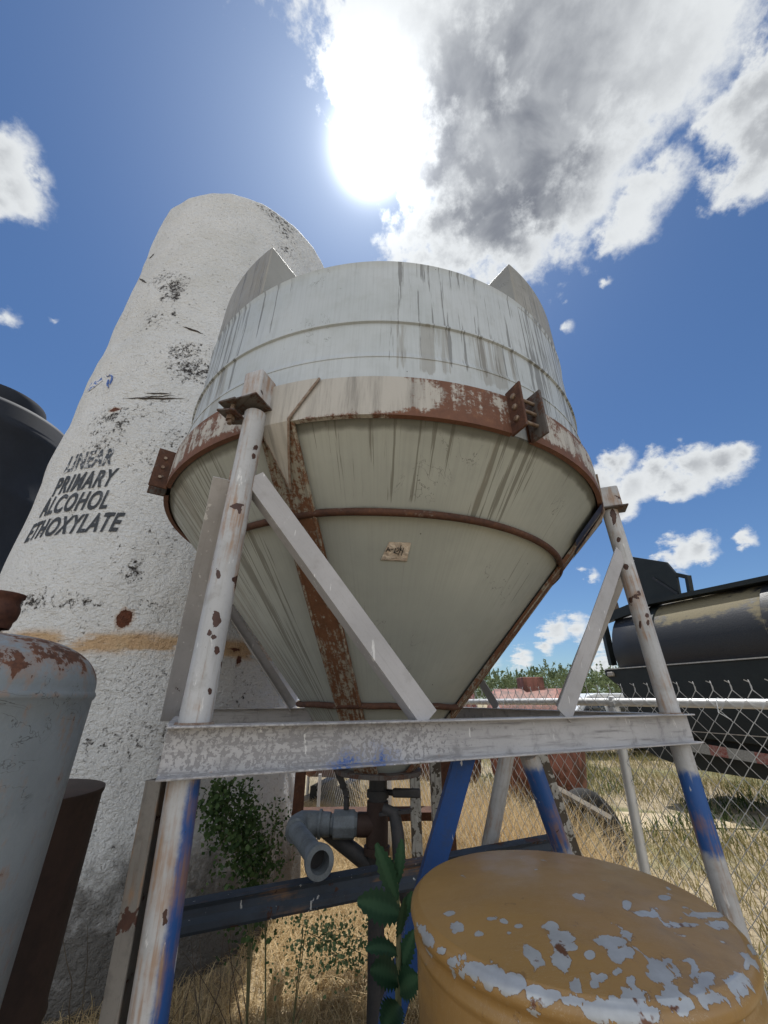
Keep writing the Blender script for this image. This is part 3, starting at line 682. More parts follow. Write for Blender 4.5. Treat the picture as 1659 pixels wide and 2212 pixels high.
def hitn(px, py):
    h = tank_hit(px, py); return (norm_a(h[0])*TR, h[1]) if h else (99, 99)
SP_ = [(hitn(x, y), rx, ry, k) for x, y, rx, ry, k in ((380,620,.25,.35,.75),(350,600,.3,.25,.6),(600,470,.5,.3,.6),(420,800,.35,.3,.75),(400,760,.3,.25,.7),(240,900,.45,.22,.55),(250,930,.25,.12,.5),(220,960,.35,.18,.5),(75,1300,.28,.10,.75),(160,1300,.30,.10,.6),(290,1232,.10,.16,.8),(320,1310,.2,.1,.5),(620,540,.3,.3,.5),(330,690,.3,.3,.5),(450,1260,.25,.3,.4),(360,1170,.5,.5,.3),(520,1500,.3,.3,.4),(340,1480,.6,.3,.35),(300,1600,.8,.3,.4))]
SP_ += [(hitn(x, y), rx, ry, k) for x, y, rx, ry, k in ((380,640,.06,.16,1.1),(352,622,.12,.08,.9),(355,640,.08,.12,.9),(375,680,.06,.06,.9),(265,600,.06,.06,.9),(300,560,.1,.15,.5),(232,905,.12,.05,.9),(210,935,.12,.04,.9),(262,915,.14,.05,.9),(248,895,.05,.04,.9),(350,1000,.4,.5,.42),(380,950,.3,.3,.45),(330,880,.5,.4,.4),(620,500,.3,.4,.55))]
RU_ = [(hitn(x, y), rx, ry, k) for x, y, rx, ry, k in ((270,1336,.062,.075,1.0),(632,1850,.07,.08,.9),(248,885,.06,.03,.8),(515,1425,.03,.06,.8),(188,820,.10,.28,1.0),(505,1405,.08,.025,.8))]
zband = hitn(300, 1385)[1]
def m_speck(v, u):
    X = u[0]*TR; s_ = .17
    for (c, rx, ry, k) in SP_: s_ = max(s_, k*math.exp(-((X-c[0])/rx)**2-((u[1]-c[1])/ry)**2))
    return s_
def m_rustp(v, u):
    X = u[0]*TR; s_ = 0
    for (c, rx, ry, k) in RU_: s_ = max(s_, k*math.exp(-(((X-c[0])/rx)**2+((u[1]-c[1])/ry)**2)*.7))
    return s_
def m_stain(v, u): return 1.15*math.exp(-((u[1]-zband+.02)/.075)**2) + .4*math.exp(-((u[1]-zband+.02)/.16)**2)
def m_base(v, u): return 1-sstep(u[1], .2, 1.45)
m_foam, g, b = newmat('white_foam_coating'); o = g.coord(); uv = g.coord('UV')
big = g.noise(o, .9, 4, .55); med = g.noise(o, 6, 5, .6); fine = g.noise(g.map(o, (1,1,1.3)), 27, 4, .6, .15); vf = g.noise(o, 70, 4, .65); pit = g.voro(o, 22)
col = g.mix(g.rng(big, .3, .75), (.73,.74,.755), (.62,.63,.635))
col = g.mix(g.m('MULTIPLY', g.rng(vf, .5, .8), .3), col, (.42,.41,.39))
spk = g.attr('speck')
bl_ = g.m('ADD', g.m('MULTIPLY', g.noise(o, 20, 6, .74, .25), .75), g.m('MULTIPLY', vf, .25))
t = g.m('ADD', bl_, g.m('MULTIPLY', spk, .235))
col = g.mix(g.m('MULTIPLY', g.rng(t, .60, .70), .55), col, (.22,.20,.18)); col = g.mix(g.rng(t, .68, .70), col, (.035,.03,.028))
st = g.m('MULTIPLY', g.attr('stain'), g.rng(g.noise(g.map(o, (1,1,3)), 2.2, 5, .6), .25, .6)); col = g.mix(g.m('MULTIPLY', g.rng(st, .1, .95), .85), col, g.mix(med, (.50,.26,.09), (.60,.42,.22)))
rp = g.m('ADD', g.attr('rustp'), g.m('MULTIPLY_ADD', g.noise(o, 14, 5, .6), .8, -.4)); col = g.mix(g.m('MULTIPLY', g.rng(rp, .22, .40), .5), col, (.36,.2,.1)); col = g.mix(g.rng(rp, .42, .47), col, g.mix(g.noise(o, 30, 4, .6), (.05,.018,.01), (.18,.06,.03)))
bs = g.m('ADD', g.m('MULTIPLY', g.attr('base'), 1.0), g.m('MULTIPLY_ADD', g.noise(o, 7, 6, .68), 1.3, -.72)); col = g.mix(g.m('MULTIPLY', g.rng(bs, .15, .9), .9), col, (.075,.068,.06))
g.put(b.inputs['Base Color'], col); b.inputs['Roughness'].default_value = .7; b.inputs['Specular IOR Level'].default_value = .3
h = g.m('ADD', g.m('MULTIPLY', fine, 1.0), g.m('MULTIPLY', vf, .35)); h = g.m('ADD', h, g.m('MULTIPLY', g.rng(t, .64, .70), -.5))
g.put(b.inputs['Normal'], g.bump(h, .9, .042, g.bump(med, .6, .08)))
WT = thing('white_storage_tank', 'tall white foam coated storage tank lettered in black, behind the hopper on the left', 'storage tank', (TC.x, TC.y, 0))
mb = MB(); zs = np.concatenate([np.linspace(-.1, 7.2, 190), np.linspace(7.25, 10.02, 56)])
prof = [(0, z) for z in zs]
vs_, uv, fs = [], [], []; seg = 360; na = seg+1
for z in zs:
    for k in range(na):
        a = R(-270+360*k/seg); r = tank_r(a, z); r -= .04*sstep(z, 9.93, 10.03)
        vs_.append((TC.x+r*math.cos(a), TC.y+r*math.sin(a), z)); uv.append((a, z))
for i in range(len(zs)-1):
    for k in range(seg): a = i*na+k; fs.append((a, a+1, a+1+na, a+na))
N = len(vs_); last = (len(zs)-1)*na
for k in range(na):
    a = R(-270+360*k/seg); vs_.append((TC.x+1.5*math.cos(a), TC.y+1.5*math.sin(a), 10.13)); uv.append((a, 9.9))
for k in range(seg): fs.append((last+k, last+k+1, N+k+1, N+k))
vs_.append((TC.x, TC.y, 10.35)); uv.append((0, 10.1)); 
for k in range(seg): fs.append((N+k, N+k+1, len(vs_)-1))
mb.add(vs_, fs, uv); mb.weld = True
mb.build('tank_wall', m_foam, WT, attrs={'speck': m_speck, 'rustp': m_rustp, 'stain': m_stain, 'base': m_base}, ang=80)
# lettering
m_let, g, b = newmat('black_stencil_paint'); o = g.coord(); n = g.noise(o, 30, 5, .7); n2 = g.noise(o, 5, 3, .6)
g.put(b.inputs['Base Color'], g.mix(g.rng(g.m('ADD', g.m('MULTIPLY', n, .7), g.m('MULTIPLY', n2, .3)), .52, .62), (.03,.035,.045), (.09,.10,.12))); b.inputs['Roughness'].default_value = .7
g.put(b.inputs['Normal'], g.bump(n, .6, .01))
m_let2, g, b = newmat('faded_stencil_paint'); o = g.coord(); n = g.noise(o, 22, 5, .7); sp2 = g.new('ShaderNodeSeparateXYZ'); g.put(sp2.inputs[0], g.coord('Object'))
g.put(b.inputs['Base Color'], g.mix(g.rng(n, .5, .58), (.05,.06,.08), (.50,.51,.53))); b.inputs['Roughness'].default_value = .7
def lettering(text, pL, pR, pT, mat=None, cut=0.0, hscale=1.0):
    cu = bpy.data.curves.new('t', 'FONT'); cu.body = text; cu.size = 1; cu.offset = .032; cu.shear = .22; cu.resolution_u = 4; cu.space_character = 1.12
    ob = bpy.data.objects.new('t', cu); COL.objects.link(ob); bpy.context.view_layer.update()
    dg = bpy.context.evaluated_depsgraph_get(); me = bpy.data.meshes.new_from_object(ob.evaluated_get(dg)); bpy.data.objects.remove(ob)
    import bmesh
    bm = bmesh.new(); bm.from_mesh(me); bmesh.ops.triangulate(bm, faces=bm.faces)
    for _ in range(3):
        es = [e for e in bm.edges if e.calc_length() > .12]
        if es: bmesh.ops.subdivide_edges(bm, edges=es, cuts=1); bmesh.ops.triangulate(bm, faces=bm.faces)
    if cut: bmesh.ops.bisect_plane(bm, geom=bm.verts[:]+bm.edges[:]+bm.faces[:], plane_co=(0, .72-cut, 0), plane_no=(.02, 1, 0), clear_outer=True)
    x0 = min(v.co.x for v in bm.verts); x1 = max(v.co.x for v in bm.verts); H = .73
    A = tank_hit(*pL); B = tank_hit(*pR); T = tank_hit(*pT)
    hh = (T[1]-B[1])*hscale*1.12
    for v in bm.verts:
        s_ = (v.co.x-x0)/(x1-x0); a0, a1 = norm_a(A[0]), norm_a(B[0])
        a = a0+(a1-a0)*s_; z = A[1]*(1-s_)+B[1]*s_ + v.co.y/H*hh + .006*noise.noise(v.co*9)
        v.co = tank_pt(a, z, .007) - TC
    me2 = bpy.data.meshes.new('lettering'); bm.to_mesh(me2); bm.free(); me2.materials.append(mat or m_let)
    o_ = bpy.data.objects.new('lettering', me2); COL.objects.link(o_); o_.parent = WT; return o_
lettering('LINEAR', (139,1022), (240,1004), (240,972), mat=m_let2)
lettering('PRIMARY', (113,1072), (246,1048), (250,1016))
lettering('ALCOHOL', (86,1118), (231,1098), (232,1063))
lettering('ETHOXYLATE', (54,1172), (259,1147), (262,1111))
# torn edge: cracks and old sticker
M_crack = simple_mat('exposed_dark_gash', (.02,.017,.015), (.05,.035,.025), 20, .9)
mb = MB()
def gash(pts, w0):
    for q in range(len(pts)-1):
        pass
    P_ = []
    for i, (x, y) in enumerate(pts):
        h = tank_hit(x, y)
        if h: P_.append(h)
    n = len(P_)
    vs_ = []
    for i, (a, z) in enumerate(P_):
        ww = w0*math.sin(math.pi*(i+.3)/(n-.4))*(1+.5*noise.noise(Vector((i*1.3, w0*50, 0))))
        vs_ += [tank_pt(a, z+ww, .006), tank_pt(a, z-ww, .006)]
    mb = MB(); mb.add(vs_, [(2*i, 2*i+1, 2*i+3, 2*i+2) for i in range(n-1)]); mb.build('gash', M_crack, WT, smooth=False)
def wig(x0, y0, x1, y1, n=14, k=2.0): return [(x0+(x1-x0)*i/n + k*.4*noise.noise(Vector((i*.7, x0*.1, 1))), y0+(y1-y0)*i/n + k*noise.noise(Vector((i*.8, y0*.1, 0)))) for i in range(n+1)]
gash(wig(268,861,400,862), .014); gash(wig(300,859,380,855), .008); gash(wig(312,850,372,852), .010); gash(wig(395,706,440,722), .016)
gash(wig(298,600,318,612), .02); gash(wig(606,458,610,500, 8, .6), .004)
gash(wig(286,655,270,700), .01); gash(wig(322,560,335,548), .02)
m_stk, g, b = newmat('torn_blue_sticker'); o = g.coord(); n = g.noise(o, 14, 5, .65)
g.put(b.inputs['Base Color'], g.mix(g.rng(n, .47, .52), (.06,.13,.38), (.60,.60,.60))); b.inputs['Roughness'].default_value = .5
mb = MB()
for quad in (((193,832),(220,812),(222,824),(190,848)),):
    n = 8; vs_ = []
    for j in range(n+1):
        for i in range(n+1):
            s_, t = i/n, j/n; x = (quad[0][0]*(1-s_)+quad[1][0]*s_)*(1-t)+(quad[3][0]*(1-s_)+quad[2][0]*s_)*t; y = (quad[0][1]*(1-s_)+quad[1][1]*s_)*(1-t)+(quad[3][1]*(1-s_)+quad[2][1]*s_)*t
            h = tank_hit(x, y); vs_.append(tank_pt(h[0], h[1], .006) if h else tank_pt(-3, 6, .006))
    mb.add(vs_, [(j*(n+1)+i, j*(n+1)+i+1, (j+1)*(n+1)+i+1, (j+1)*(n+1)+i) for j in range(n) for i in range(n)])
mb.build('sticker_remnant', m_stk, WT)
mb = MB()
for st_ in ([(236,822),(233,832),(235,838)], [(233,814),(240,811),(244,815),(242,824),(238,832)]):
    hs = [tank_hit(*p) for p in st_]; mb.tube([tank_pt(h[0], h[1], .008) for h in hs], .012, 6)
mb.build('number_mark', m_stk, WT)

# ------------------------------------------------------------------ black poly tank
m_poly = simple_mat('black_polyethylene', (.006,.009,.016), (.010,.014,.024), 3, .75, 0, .15)
BT = thing('black_poly_tank', 'tall black plastic storage tank with domed lid at the left edge', 'storage tank', (-8.35, 6.53, 0))
mb = MB(); BR = 1.5; pf = [(BR, -.05), (BR, 1.2), (BR+.03, 1.3), (BR, 1.4), (BR, 3), (BR+.03, 3.1), (BR, 3.2), (BR, 5.2), (BR+.03, 5.3), (BR, 5.4), (BR, 6.45), (BR+.04, 6.52), (BR+.04, 6.62), (BR, 6.70), (BR, 6.95), (BR-.05, 7.04), (.95, 7.16), (.78, 7.18)]
mb.lathe((-8.35, 6.53, 0), pf, 96); mb.build('tank_body', m_poly, BT, ang=60)
mb = MB(); mb.lathe((-8.35, 6.53, 0), [(.74, 7.10), (.76, 7.15), (.78, 7.62), (.75, 7.72), (.5, 7.77), (.02, 7.79)], 64); mb.build('lid', m_poly, BT, ang=50)

# ------------------------------------------------------------------ gas cylinder
def GC(): pass
gx, gy = -1.235, 1.27
m_gas, g, b = newmat('weathered_grey_cylinder'); o = g.coord(); uv = g.coord('UV')
big = g.noise(o, 3, 5, .6); med = g.noise(o, 14, 6, .65); scr = g.noise(g.map(o, (5, 5, 1.2)), 6, 6, .68, .4); fine = g.noise(o, 100, 3, .6)
col = g.mix(g.rng(big, .3, .7), (.24,.27,.295), (.175,.20,.22)); col = g.mix(g.m('MULTIPLY', g.rng(fine, .5, .8), .3), col, (.18,.19,.2))
t = g.m('ADD', g.m('MULTIPLY_ADD', med, .55, g.m('MULTIPLY', scr, .45)), g.m('MULTIPLY', g.attr('rust'), .16))
col = g.mix(g.m('MULTIPLY', g.rng(t, .53, .64), .5), col, (.28,.17,.11)); col = g.mix(g.rng(t, .635, .655), col, rust_col(g, o, 16))
sx = g.rng(g.m('ABSOLUTE', g.m('SUBTRACT', g.noise(g.map(o, (2.5,2.5,4)), 3, 4, .6, .6), .5)), .006, .002); col = g.mix(g.m('MULTIPLY', g.m('MULTIPLY', sx, g.rng(big, .5, .6)), .7), col, (.03,.03,.03))
g.put(b.inputs['Base Color'], col); g.put(b.inputs['Roughness'], g.rng(t, .4, .7, .4, .8)); g.put(b.inputs['Normal'], g.bump(g.m('ADD', med, fine), .3, .004))
GT = thing('gas_cylinder', 'tall grey steel gas cylinder with rust patched dome, nearest at left edge', 'gas cylinder', (gx, gy, 0))
GR = .305; top = CH+.03
pf = [(GR*.97, 0), (GR, .05)] + [(GR, z) for z in np.linspace(.1, top-.035, 30)] + [(GR+.004, top-.03), (GR+.007, top-.02), (GR+.004, top-.012), (GR, top-.008)] + [(GR*math.cos(t)**.8 if t < 1.5 else .06, top + .155*math.sin(t)) for t in np.linspace(.05, 1.38, 16)]
mb = MB(); mb.lathe((gx, gy, 0), pf, 96)
mb.build('cylinder_body', m_gas, GT, attrs={'rust': lambda v, u: .75*sstep(v[2], top-.02, top+.06) + .5*math.exp(-abs(v[2]-top+.02)/.012) + .0}, ang=50)
gx, gy = gx-.035, gy
mb = MB(); mb.lathe((gx, gy, 0), [(r*.66, top+.12+(z-top-.12)*.72) for r, z in [(.075, top+.13), (.066, top+.15), (.05, top+.17), (.05, top+.19), (.078, top+.195), (.082, top+.21), (.082, top+.225), (.092, top+.24), (.095, top+.27), (.092, top+.29), (.082, top+.305), (.082, top+.325), (.094, top+.335), (.094, top+.35), (.05, top+.352), (.02, top+.352)]], 40)
mb.build('valve_cap', rusty_mat('dark_rust_cap', (.1,.06,.05), .95, (.05,.022,.02), 10), GT, ang=50)

# ------------------------------------------------------------------ dark rusty drum
dx_, dy_ = -1.50, 1.93; dz = CH-.345
m_dr = simple_mat('dark_rusty_drum', (.035,.024,.022), (.07,.042,.036), 4, .65, 0, .3)
RD = thing('rusty_drum', 'dark rust brown drum with open side bung, between grey cylinder and white tank', 'drum', (dx_, dy_, 0))
mb = MB(); mb.lathe((dx_, dy_, 0), [(.29, 0), (.295, .02), (.29, .04), (.29, .4), (.297, .42), (.29, .44), (.29, .85), (.297, .87), (.29, .89), (.29, dz-.03), (.296, dz-.015), (.296, dz), (.288, dz+.002), (.02, dz+.004)], 72); mb.build('drum_body', m_dr, RD, ang=40)
bd = (ray(161, 1790)); 
ba = math.atan2(-.8, .42); bp = Vector((dx_+.29*math.cos(ba), dy_+.29*math.sin(ba), CH-.52)); bn = Vector((math.cos(ba), math.sin(ba), 0))
mb = MB(); mb.tube([bp-bn*.02, bp+bn*.03, bp+bn*.03, bp-bn*.01], [.042,.042,.032,.032], 24, caps=False); mb.build('bung_collar', m_dr, RD)
mb = MB(); mb.tube([bp+bn*.002, bp+bn*.006], .032, 20); mb.build('bung_dark_disc', M_ink, RD)  # black disc standing in for the shade inside the open bung

# ------------------------------------------------------------------ ochre drum
ox, oy, oz, OR = .422, 1.235, CH-.438, .345
m_och, g, b = newmat('ochre_flaking_paint'); o = g.coord(); 
big = g.noise(o, 2.5, 4, .5); fine = g.noise(o, 120, 3, .6); med = g.noise(o, 13, 5, .6)
col = g.mix(g.rng(big, .3, .7), (.33,.19,.06), (.26,.148,.048)); col = g.mix(g.m('MULTIPLY', g.rng(fine, .55, .8), .25), col, (.16,.09,.04))
fl = g.noise(g.map(o, (1,1,1), (2.3, .4, 0)), 8.5, 5, .52, .25); fl2 = g.noise(g.map(o, (1, .5, 1)), 30, 5, .6, .3)
t = g.m('ADD', g.m('MAXIMUM', g.m('MULTIPLY', fl, 1.0), g.m('MULTIPLY_ADD', fl2, 1.02, 0)), g.m('MULTIPLY_ADD', g.attr('flake'), .30, -.24))
t = g.m('ADD', t, g.m('MULTIPLY_ADD', g.noise(o, 60, 4, .7), .10, -.05))
f = g.rng(t, .50, .508)
fe = g.rng(t, .475, .498)
scn = g.noise(g.map(o, (3, 14, 3)), 9, 4, .6, .2); col = g.mix(g.m('MULTIPLY', g.rng(g.m('ABSOLUTE', g.m('SUBTRACT', scn, .5)), .006, .002), g.m('MULTIPLY', g.rng(big, .48, .56), .5)), col, (.42,.34,.24))
col = g.mix(g.m('MULTIPLY', fe, .55), col, (.12,.06,.025))
met = g.mix(g.rng(med, .3, .7), (.42,.44,.46), (.30,.31,.33))
dn_ = g.rng(g.noise(g.map(o, (1,1,1), (5,2,1)), 5, 6, .7, .5), .52, .72); col = g.mix(g.m('MULTIPLY', dn_, .45), col, (.13,.085,.05))
col = g.mix(f, col, met); rs_ = g.m('MULTIPLY', f, g.rng(g.noise(o, 24, 4, .6), .62, .68)); col = g.mix(rs_, col, (.12,.045,.02))
g.put(b.inputs['Base Color'], col); g.put(b.inputs['Metallic'], g.m('MULTIPLY', f, .25)); g.put(b.inputs['Roughness'], g.rng(med, .3, .7, .28, .42)); b.inputs['Specular IOR Level'].default_value = .6
g.put(b.inputs['Normal'], g.bump(g.m('ADD', g.m('MULTIPLY', f, -1.0), g.m('MULTIPLY', fine, .15)), .5, .003, g.bump(big, .3, .05)))
OD = thing('ochre_drum', 'large ochre yellow drum with flaking paint showing grey metal, bottom right', 'drum', (ox, oy, 0))
FL_ = [(1214,2076,22,24),(1322,2031,30,12),(1425,2105,26,34),(1445,2150,26,22),(1334,2066,15,13),(1355,2058,14,10),(1275,2063,13,12),(1235,2046,14,9),(1210,2028,22,12),(1155,2063,14,9),(1140,2058,8,10),(1165,2078,12,8),(990,2001,16,14),(972,1973,14,6),(1035,2018,12,5),(1190,1998,12,8),(1300,2110,24,14),(1285,2125,10,10),(1245,2130,12,16),(1365,2116,14,12),(1330,2101,12,8),(1365,2161,28,26),(1525,2120,18,26),(1510,2140,20,12),(1557,1999,18,9),(1530,1976,28,5),(1480,1998,40,4),(1435,1938,14,8),(1444,1923,5,10),(1250,1936,16,6),(1355,1955,6,6),(1387,1973,9,5),(1410,1976,8,5),(910,2005,14,12),(930,2030,16,14),(955,2051,18,12),(985,2072,20,12),(1020,2092,22,12),(1055,2108,22,12),(1110,2128,26,16),(1150,2142,24,12),(1190,2152,22,14),(1230,2163,24,14),(1285,2178,26,14),(1340,2188,26,14),(1400,2190,30,14),(1480,2172,30,16),(1540,2155,24,16),(1590,2120,22,20),(1615,2080,12,20),(1625,2040,8,22),(1600,2005,8,14),(1080,2135,50,4,.8),(1010,2105,40,4,.8),(1480,2075,24,4),(1500,2095,8,14),(1090,1990,9,5),(1120,2000,10,5),(1100,2015,7,5),(1060,1985,10,4),(1445,2075,8,5)]
FLK = pxmask(FL_)
def flake(v, u):
    x, y, z = v[0]-ox, v[1]-oy, v[2]; r = math.hypot(x, y)/OR; a = math.degrees(math.atan2(y, x))
    near = sstep(-y*.9+x*.25, .0, .27)
    k = .10 + .22*near + FLK(v)*1.05
    if z < oz-.03: k = .12 + FLK(v)*.8 + .5*math.exp(-abs(z-(oz-.02))/.02)*sstep(-y, 0, .2)
    return k
mb = MB(); pf = [(OR, 0)] + [(OR, z) for z in np.linspace(.05, oz-.075, 14)] + [(OR, oz-.07), (OR+.005, oz-.064), (OR+.006, oz-.056), (OR+.001, oz-.048), (OR+.001, oz-.034), (OR+.010, oz-.028), (OR+.013, oz-.018), (OR+.011, oz-.008), (OR+.004, oz-.001), (OR-.002, oz+.002)]
pf += [(OR*q, oz+.004+.028*(1-q**2)) for q in np.linspace(.99, .03, 70)] + [(.001, oz+.032)]
mb.lathe((ox, oy, 0), pf, 320); mb.build('drum_body', m_och, OD, attrs={'flake': flake}, ang=60)

# ------------------------------------------------------------------ chain link fence
FA, FD = Vector((2.3, 2.573)), Vector((-1.41, 2.73)).normalized()
m_galv, g, b = newmat('galvanised_steel'); o = g.coord(); n = g.noise(o, 20, 4, .6)
g.put(b.inputs['Base Color'], g.mix(n, (.52,.53,.53), (.68,.68,.68))); b.inputs['Metallic'].default_value = .35; g.put(b.inputs['Roughness'], g.rng(n, .3, .7, .32, .5))
def FP(s_, z): p = FA + FD*s_; return Vector((p.x, p.y, z))
FT = thing('chain_link_fence', 'galvanised chain link fence with top rail running back beside the hopper stand', 'fence', (1.2, 4.7, 0))
s0, s1 = -3.5, 10.5; RZ = CH-.028
mb = MB(); mb.tube([FP(s0, RZ)] + [FP(s_, RZ+.006*math.sin(s_*1.3)) for s_ in np.linspace(s0+.5, s1, 40)], .029, 18); mb.build('top_rail', m_galv, FT)
for s_ in (-2.86, .99, 4.84, 8.69):
    mb = MB(); ln = -.10 if abs(s_-.99) < .1 else 0
    off = Vector((.888, .459, 0))*-.0
    top_ = FP(s_, RZ-.03)+off; bot = FP(s_, -.05)+off+Vector((ln, 0, 0)); mb.tube([top_, bot], .034, 18); mb.build('fence_post', m_galv, FT)
    mb = MB(); mb.tube([FP(s_, RZ-.075), FP(s_, RZ-.035)], .040, 18); mb.tube([FP(s_-.028, RZ), FP(s_+.028, RZ)], .037, 16); mb.tube([FP(s_, RZ+.02), FP(s_, RZ+.045), FP(s_, RZ+.05)], [.034,.028,.012], 14); mb.build('post_cap', m_galv, FT)
# mesh of interlocked zigzag wires
mb = MB(); dw, dh = .052, .060; wr = .0031; vtop = CH+.085; nf = Vector((.888, .459, 0))
nw = int((8.6-s0)/dw); V, Fc = [], []
for i in range(nw):
    sx_ = s0 + i*dw; nseg = int((vtop-.03)/dh); pts = []
    for k in range(nseg+1):
        side = (k+i) % 2; z = .03+k*dh; o_ = (.004 if side else -.004)
        p = FP(sx_ + (dw if side else 0), z) + nf*(o_-.035); pts.append(p)
    a_, b2 = pts[-1], pts[-1]
    lastside = (nseg+i) % 2
    pts.append(a_ + Vector((0, 0, .022)) + nf*.004); 
    pts.append(a_ + Vector((0, 0, .044)) + nf*(-.008 if i % 2 else .004)); pts.append(a_ + Vector((0, 0, .058)) + nf*(-.02 if i % 2 else .012) + Vector((FD.x, FD.y, 0))*(.018 if i % 2 else .006))
    base = len(V); n = len(pts)
    for j, p in enumerate(pts):
        t = (pts[min(j+1, n-1)]-pts[max(j-1, 0)]).normalized(); e1 = nf; e2 = t.cross(e1).normalized()
        for q in range(3): an = 2*math.pi*q/3; V.append(p + (e1*math.cos(an)+e2*math.sin(an))*wr)
    for j in range(n-1):
        for q in range(3): a = base+j*3+q; b3 = base+j*3+(q+1) % 3; Fc.append((a, b3, b3+3, a+3))
mb.add(V, Fc, [(0, 0)]*len(V)); mb.build('wire_mesh', m_galv, FT, ang=60)
for s_ in (-.55, .25, 2.2, 3.1, 4.0):
    mb = MB(); c_ = FP(s_, RZ); pts = [c_ + nf*.033*math.cos(t) + Vector((0, 0, .033*math.sin(t))) for t in np.linspace(-2.6, 2.9, 14)] + [c_-nf*.05+Vector((0,0,-.05)), FP(s_-.05, RZ-.09)-nf*.035]
    mb.tube(pts, .0028, 5); mb.build('wire_tie', m_galv, FT)

# ------------------------------------------------------------------ tanker trailer
m_tk, g, b = newmat('worn_black_tank_paint'); o = g.coord(); n = g.noise(o, 1.1, 5, .62, .4); n2 = g.noise(g.map(o, (1,1,3)), 5, 6, .65); n3 = g.noise(o, 40, 3, .6)
t = g.m('ADD', g.m('MULTIPLY', n, .6), g.m('MULTIPLY', n2, .4)); t = g.m('ADD', t, g.m('MULTIPLY_ADD', g.attr('dust'), .35, -.22))
col = g.mix(g.rng(t, .47, .60), (.016,.017,.020), (.19,.16,.095)); col = g.mix(g.m('MULTIPLY', g.rng(n3, .5, .8), .3), col, (.04,.04,.04))
g.put(b.inputs['Base Color'], col); g.put(b.inputs['Roughness'], g.rng(t, .45, .6, .5, .85)); g.put(b.inputs['Normal'], g.bump(n3, .3, .01))
m_blk = simple_mat('black_chassis_paint', (.007,.010,.010), (.014,.018,.018), 3, .5, 0, .2)
m_edge = simple_mat('metal_and_sunlit_edge', (.55,.52,.47), (.35,.33,.30), 20, .45, .6)
TO = Vector((5.62, 10.0, 0)); TDv = Vector((.36, -.933, 0)).normalized(); TN = Vector((-TDv.y, TDv.x, 0))*-1
if TN.x > 0: TN = -TN                 # towards the camera side
def TP(s_, n_, z): return TO + TDv*s_ + TN*n_ + Vector((0, 0, z))
TT = thing('tank_trailer', 'black tank trailer with dusty upper tank, parked beyond the fence on the right', 'trailer', (6.8, 7, 0))
def TS(px, py, n_):                 # (along, height) of a photo point on the trailer's side plane
    d = ray(px, py); nn_ = TN; k_ = (TO.x*nn_.x+TO.y*nn_.y+n_)/(d.x*nn_.x+d.y*nn_.y); p_ = d*k_
    return ((p_.x-TO.x)*TDv.x+(p_.y-TO.y)*TDv.y, p_.z+CH)
Rt = 1.08; zc2 = CH+1.02
DST = pxmask([(1480,1318,80,26),(1570,1298,70,22),(1430,1345,40,22,.8),(1650,1310,20,50,.8),(1520,1350,30,16,.6),(1400,1310,30,14,.7)])
def tcyl(sa, sb, r, dome=True):
    prof = []; 
    if dome: prof += [(.001, sa-.28), (r*.35, sa-.26), (r*.65, sa-.20), (r*.86, sa-.11), (r*.97, sa-.03)]
    prof += [(r, sa+(sb-sa)*k/20) for k in range(21)]
    if dome: prof += [(r*.97, sb+.03), (r*.86, sb+.11), (r*.6, sb+.21), (.001, sb+.28)]
    vs_, uv, fs = [], [], []; seg = 72
    for (r_, s_) in prof:
        for k in range(seg+1):
            a = 2*math.pi*k/seg - math.pi/2; vs_.append(TP(s_, -1.0+r_*math.cos(a), zc2+r_*math.sin(a))); uv.append((a, s_))
    for i in range(len(prof)-1):
        for k in range(seg): a = i*(seg+1)+k; fs.append((a, a+1, a+2+seg, a+1+seg))
    m_ = MB(); m_.add(vs_, fs, uv); m_.weld = True; return m_
tcyl(.10, 9, Rt).build('tank_barrel', m_tk, TT, attrs={'dust': lambda v, u: .05+.4*sstep(v[2], zc2+.25, zc2+.8)+.75*DST(v)}, ang=50)
for sb_ in (1.05, 3.35, 3.75, 6.5):
    m_ = MB(); vs_ = []; fs = []; seg = 72
    for s_, r_ in ((-.13, Rt+.002), (-.11, Rt+.03), (.11, Rt+.03), (.13, Rt+.002)):
        for k in range(seg+1): a = 2*math.pi*k/seg; vs_.append(TP(sb_+s_, -1.0+r_*math.cos(a), zc2+r_*math.sin(a)))
    for i in range(3):
        for k in range(seg): a = i*(seg+1)+k; fs.append((a, a+1, a+2+seg, a+1+seg))
    m_.add(vs_, fs); m_.build('barrel_band', m_blk if sb_ in (3.75, 1.05) else m_tk, TT, attrs={'dust': lambda v, u: .4})
zk = CH+.64
m_ = MB(); m_.bar(TP(-.25, .06, zk+.012), TP(9, .06, zk+.012), .10, .022); m_.build('sunlit_edge', m_edge, TT)  # pale strip colours in the sunlit top edge of the skirt
def extr(poly, n0, n1, name, mat, parent=TT):   # poly in (s, z), thickness along n
    m_ = MB(); k = len(poly); vs_ = [TP(s_, n0, z) for s_, z in poly]+[TP(s_, n1, z) for s_, z in poly]
    m_.add(vs_, [tuple(range(k)), tuple(reversed(range(k, 2*k)))] + [(i, (i+1) % k, k+(i+1) % k, k+i) for i in range(k)])
    return m_.build(name, mat, parent, smooth=False, bevel=.006)
extr([(-.30, zk), (-.30, zk-.12), (-.18, zk-.22), (0, zk-.36), (.10, zk-.7), (.1, CH-.62), (9, CH-.95), (9, zk)], .07, -.05, 'side_skirt', m_blk)
extr([(.1, CH-.55), (.12, CH-.98), (.4, CH-1.12), (.95, CH-1.24), (9, CH-1.28), (9, CH-.2), (.1, CH-.2)], -.08, -1.9, 'chassis', m_blk)
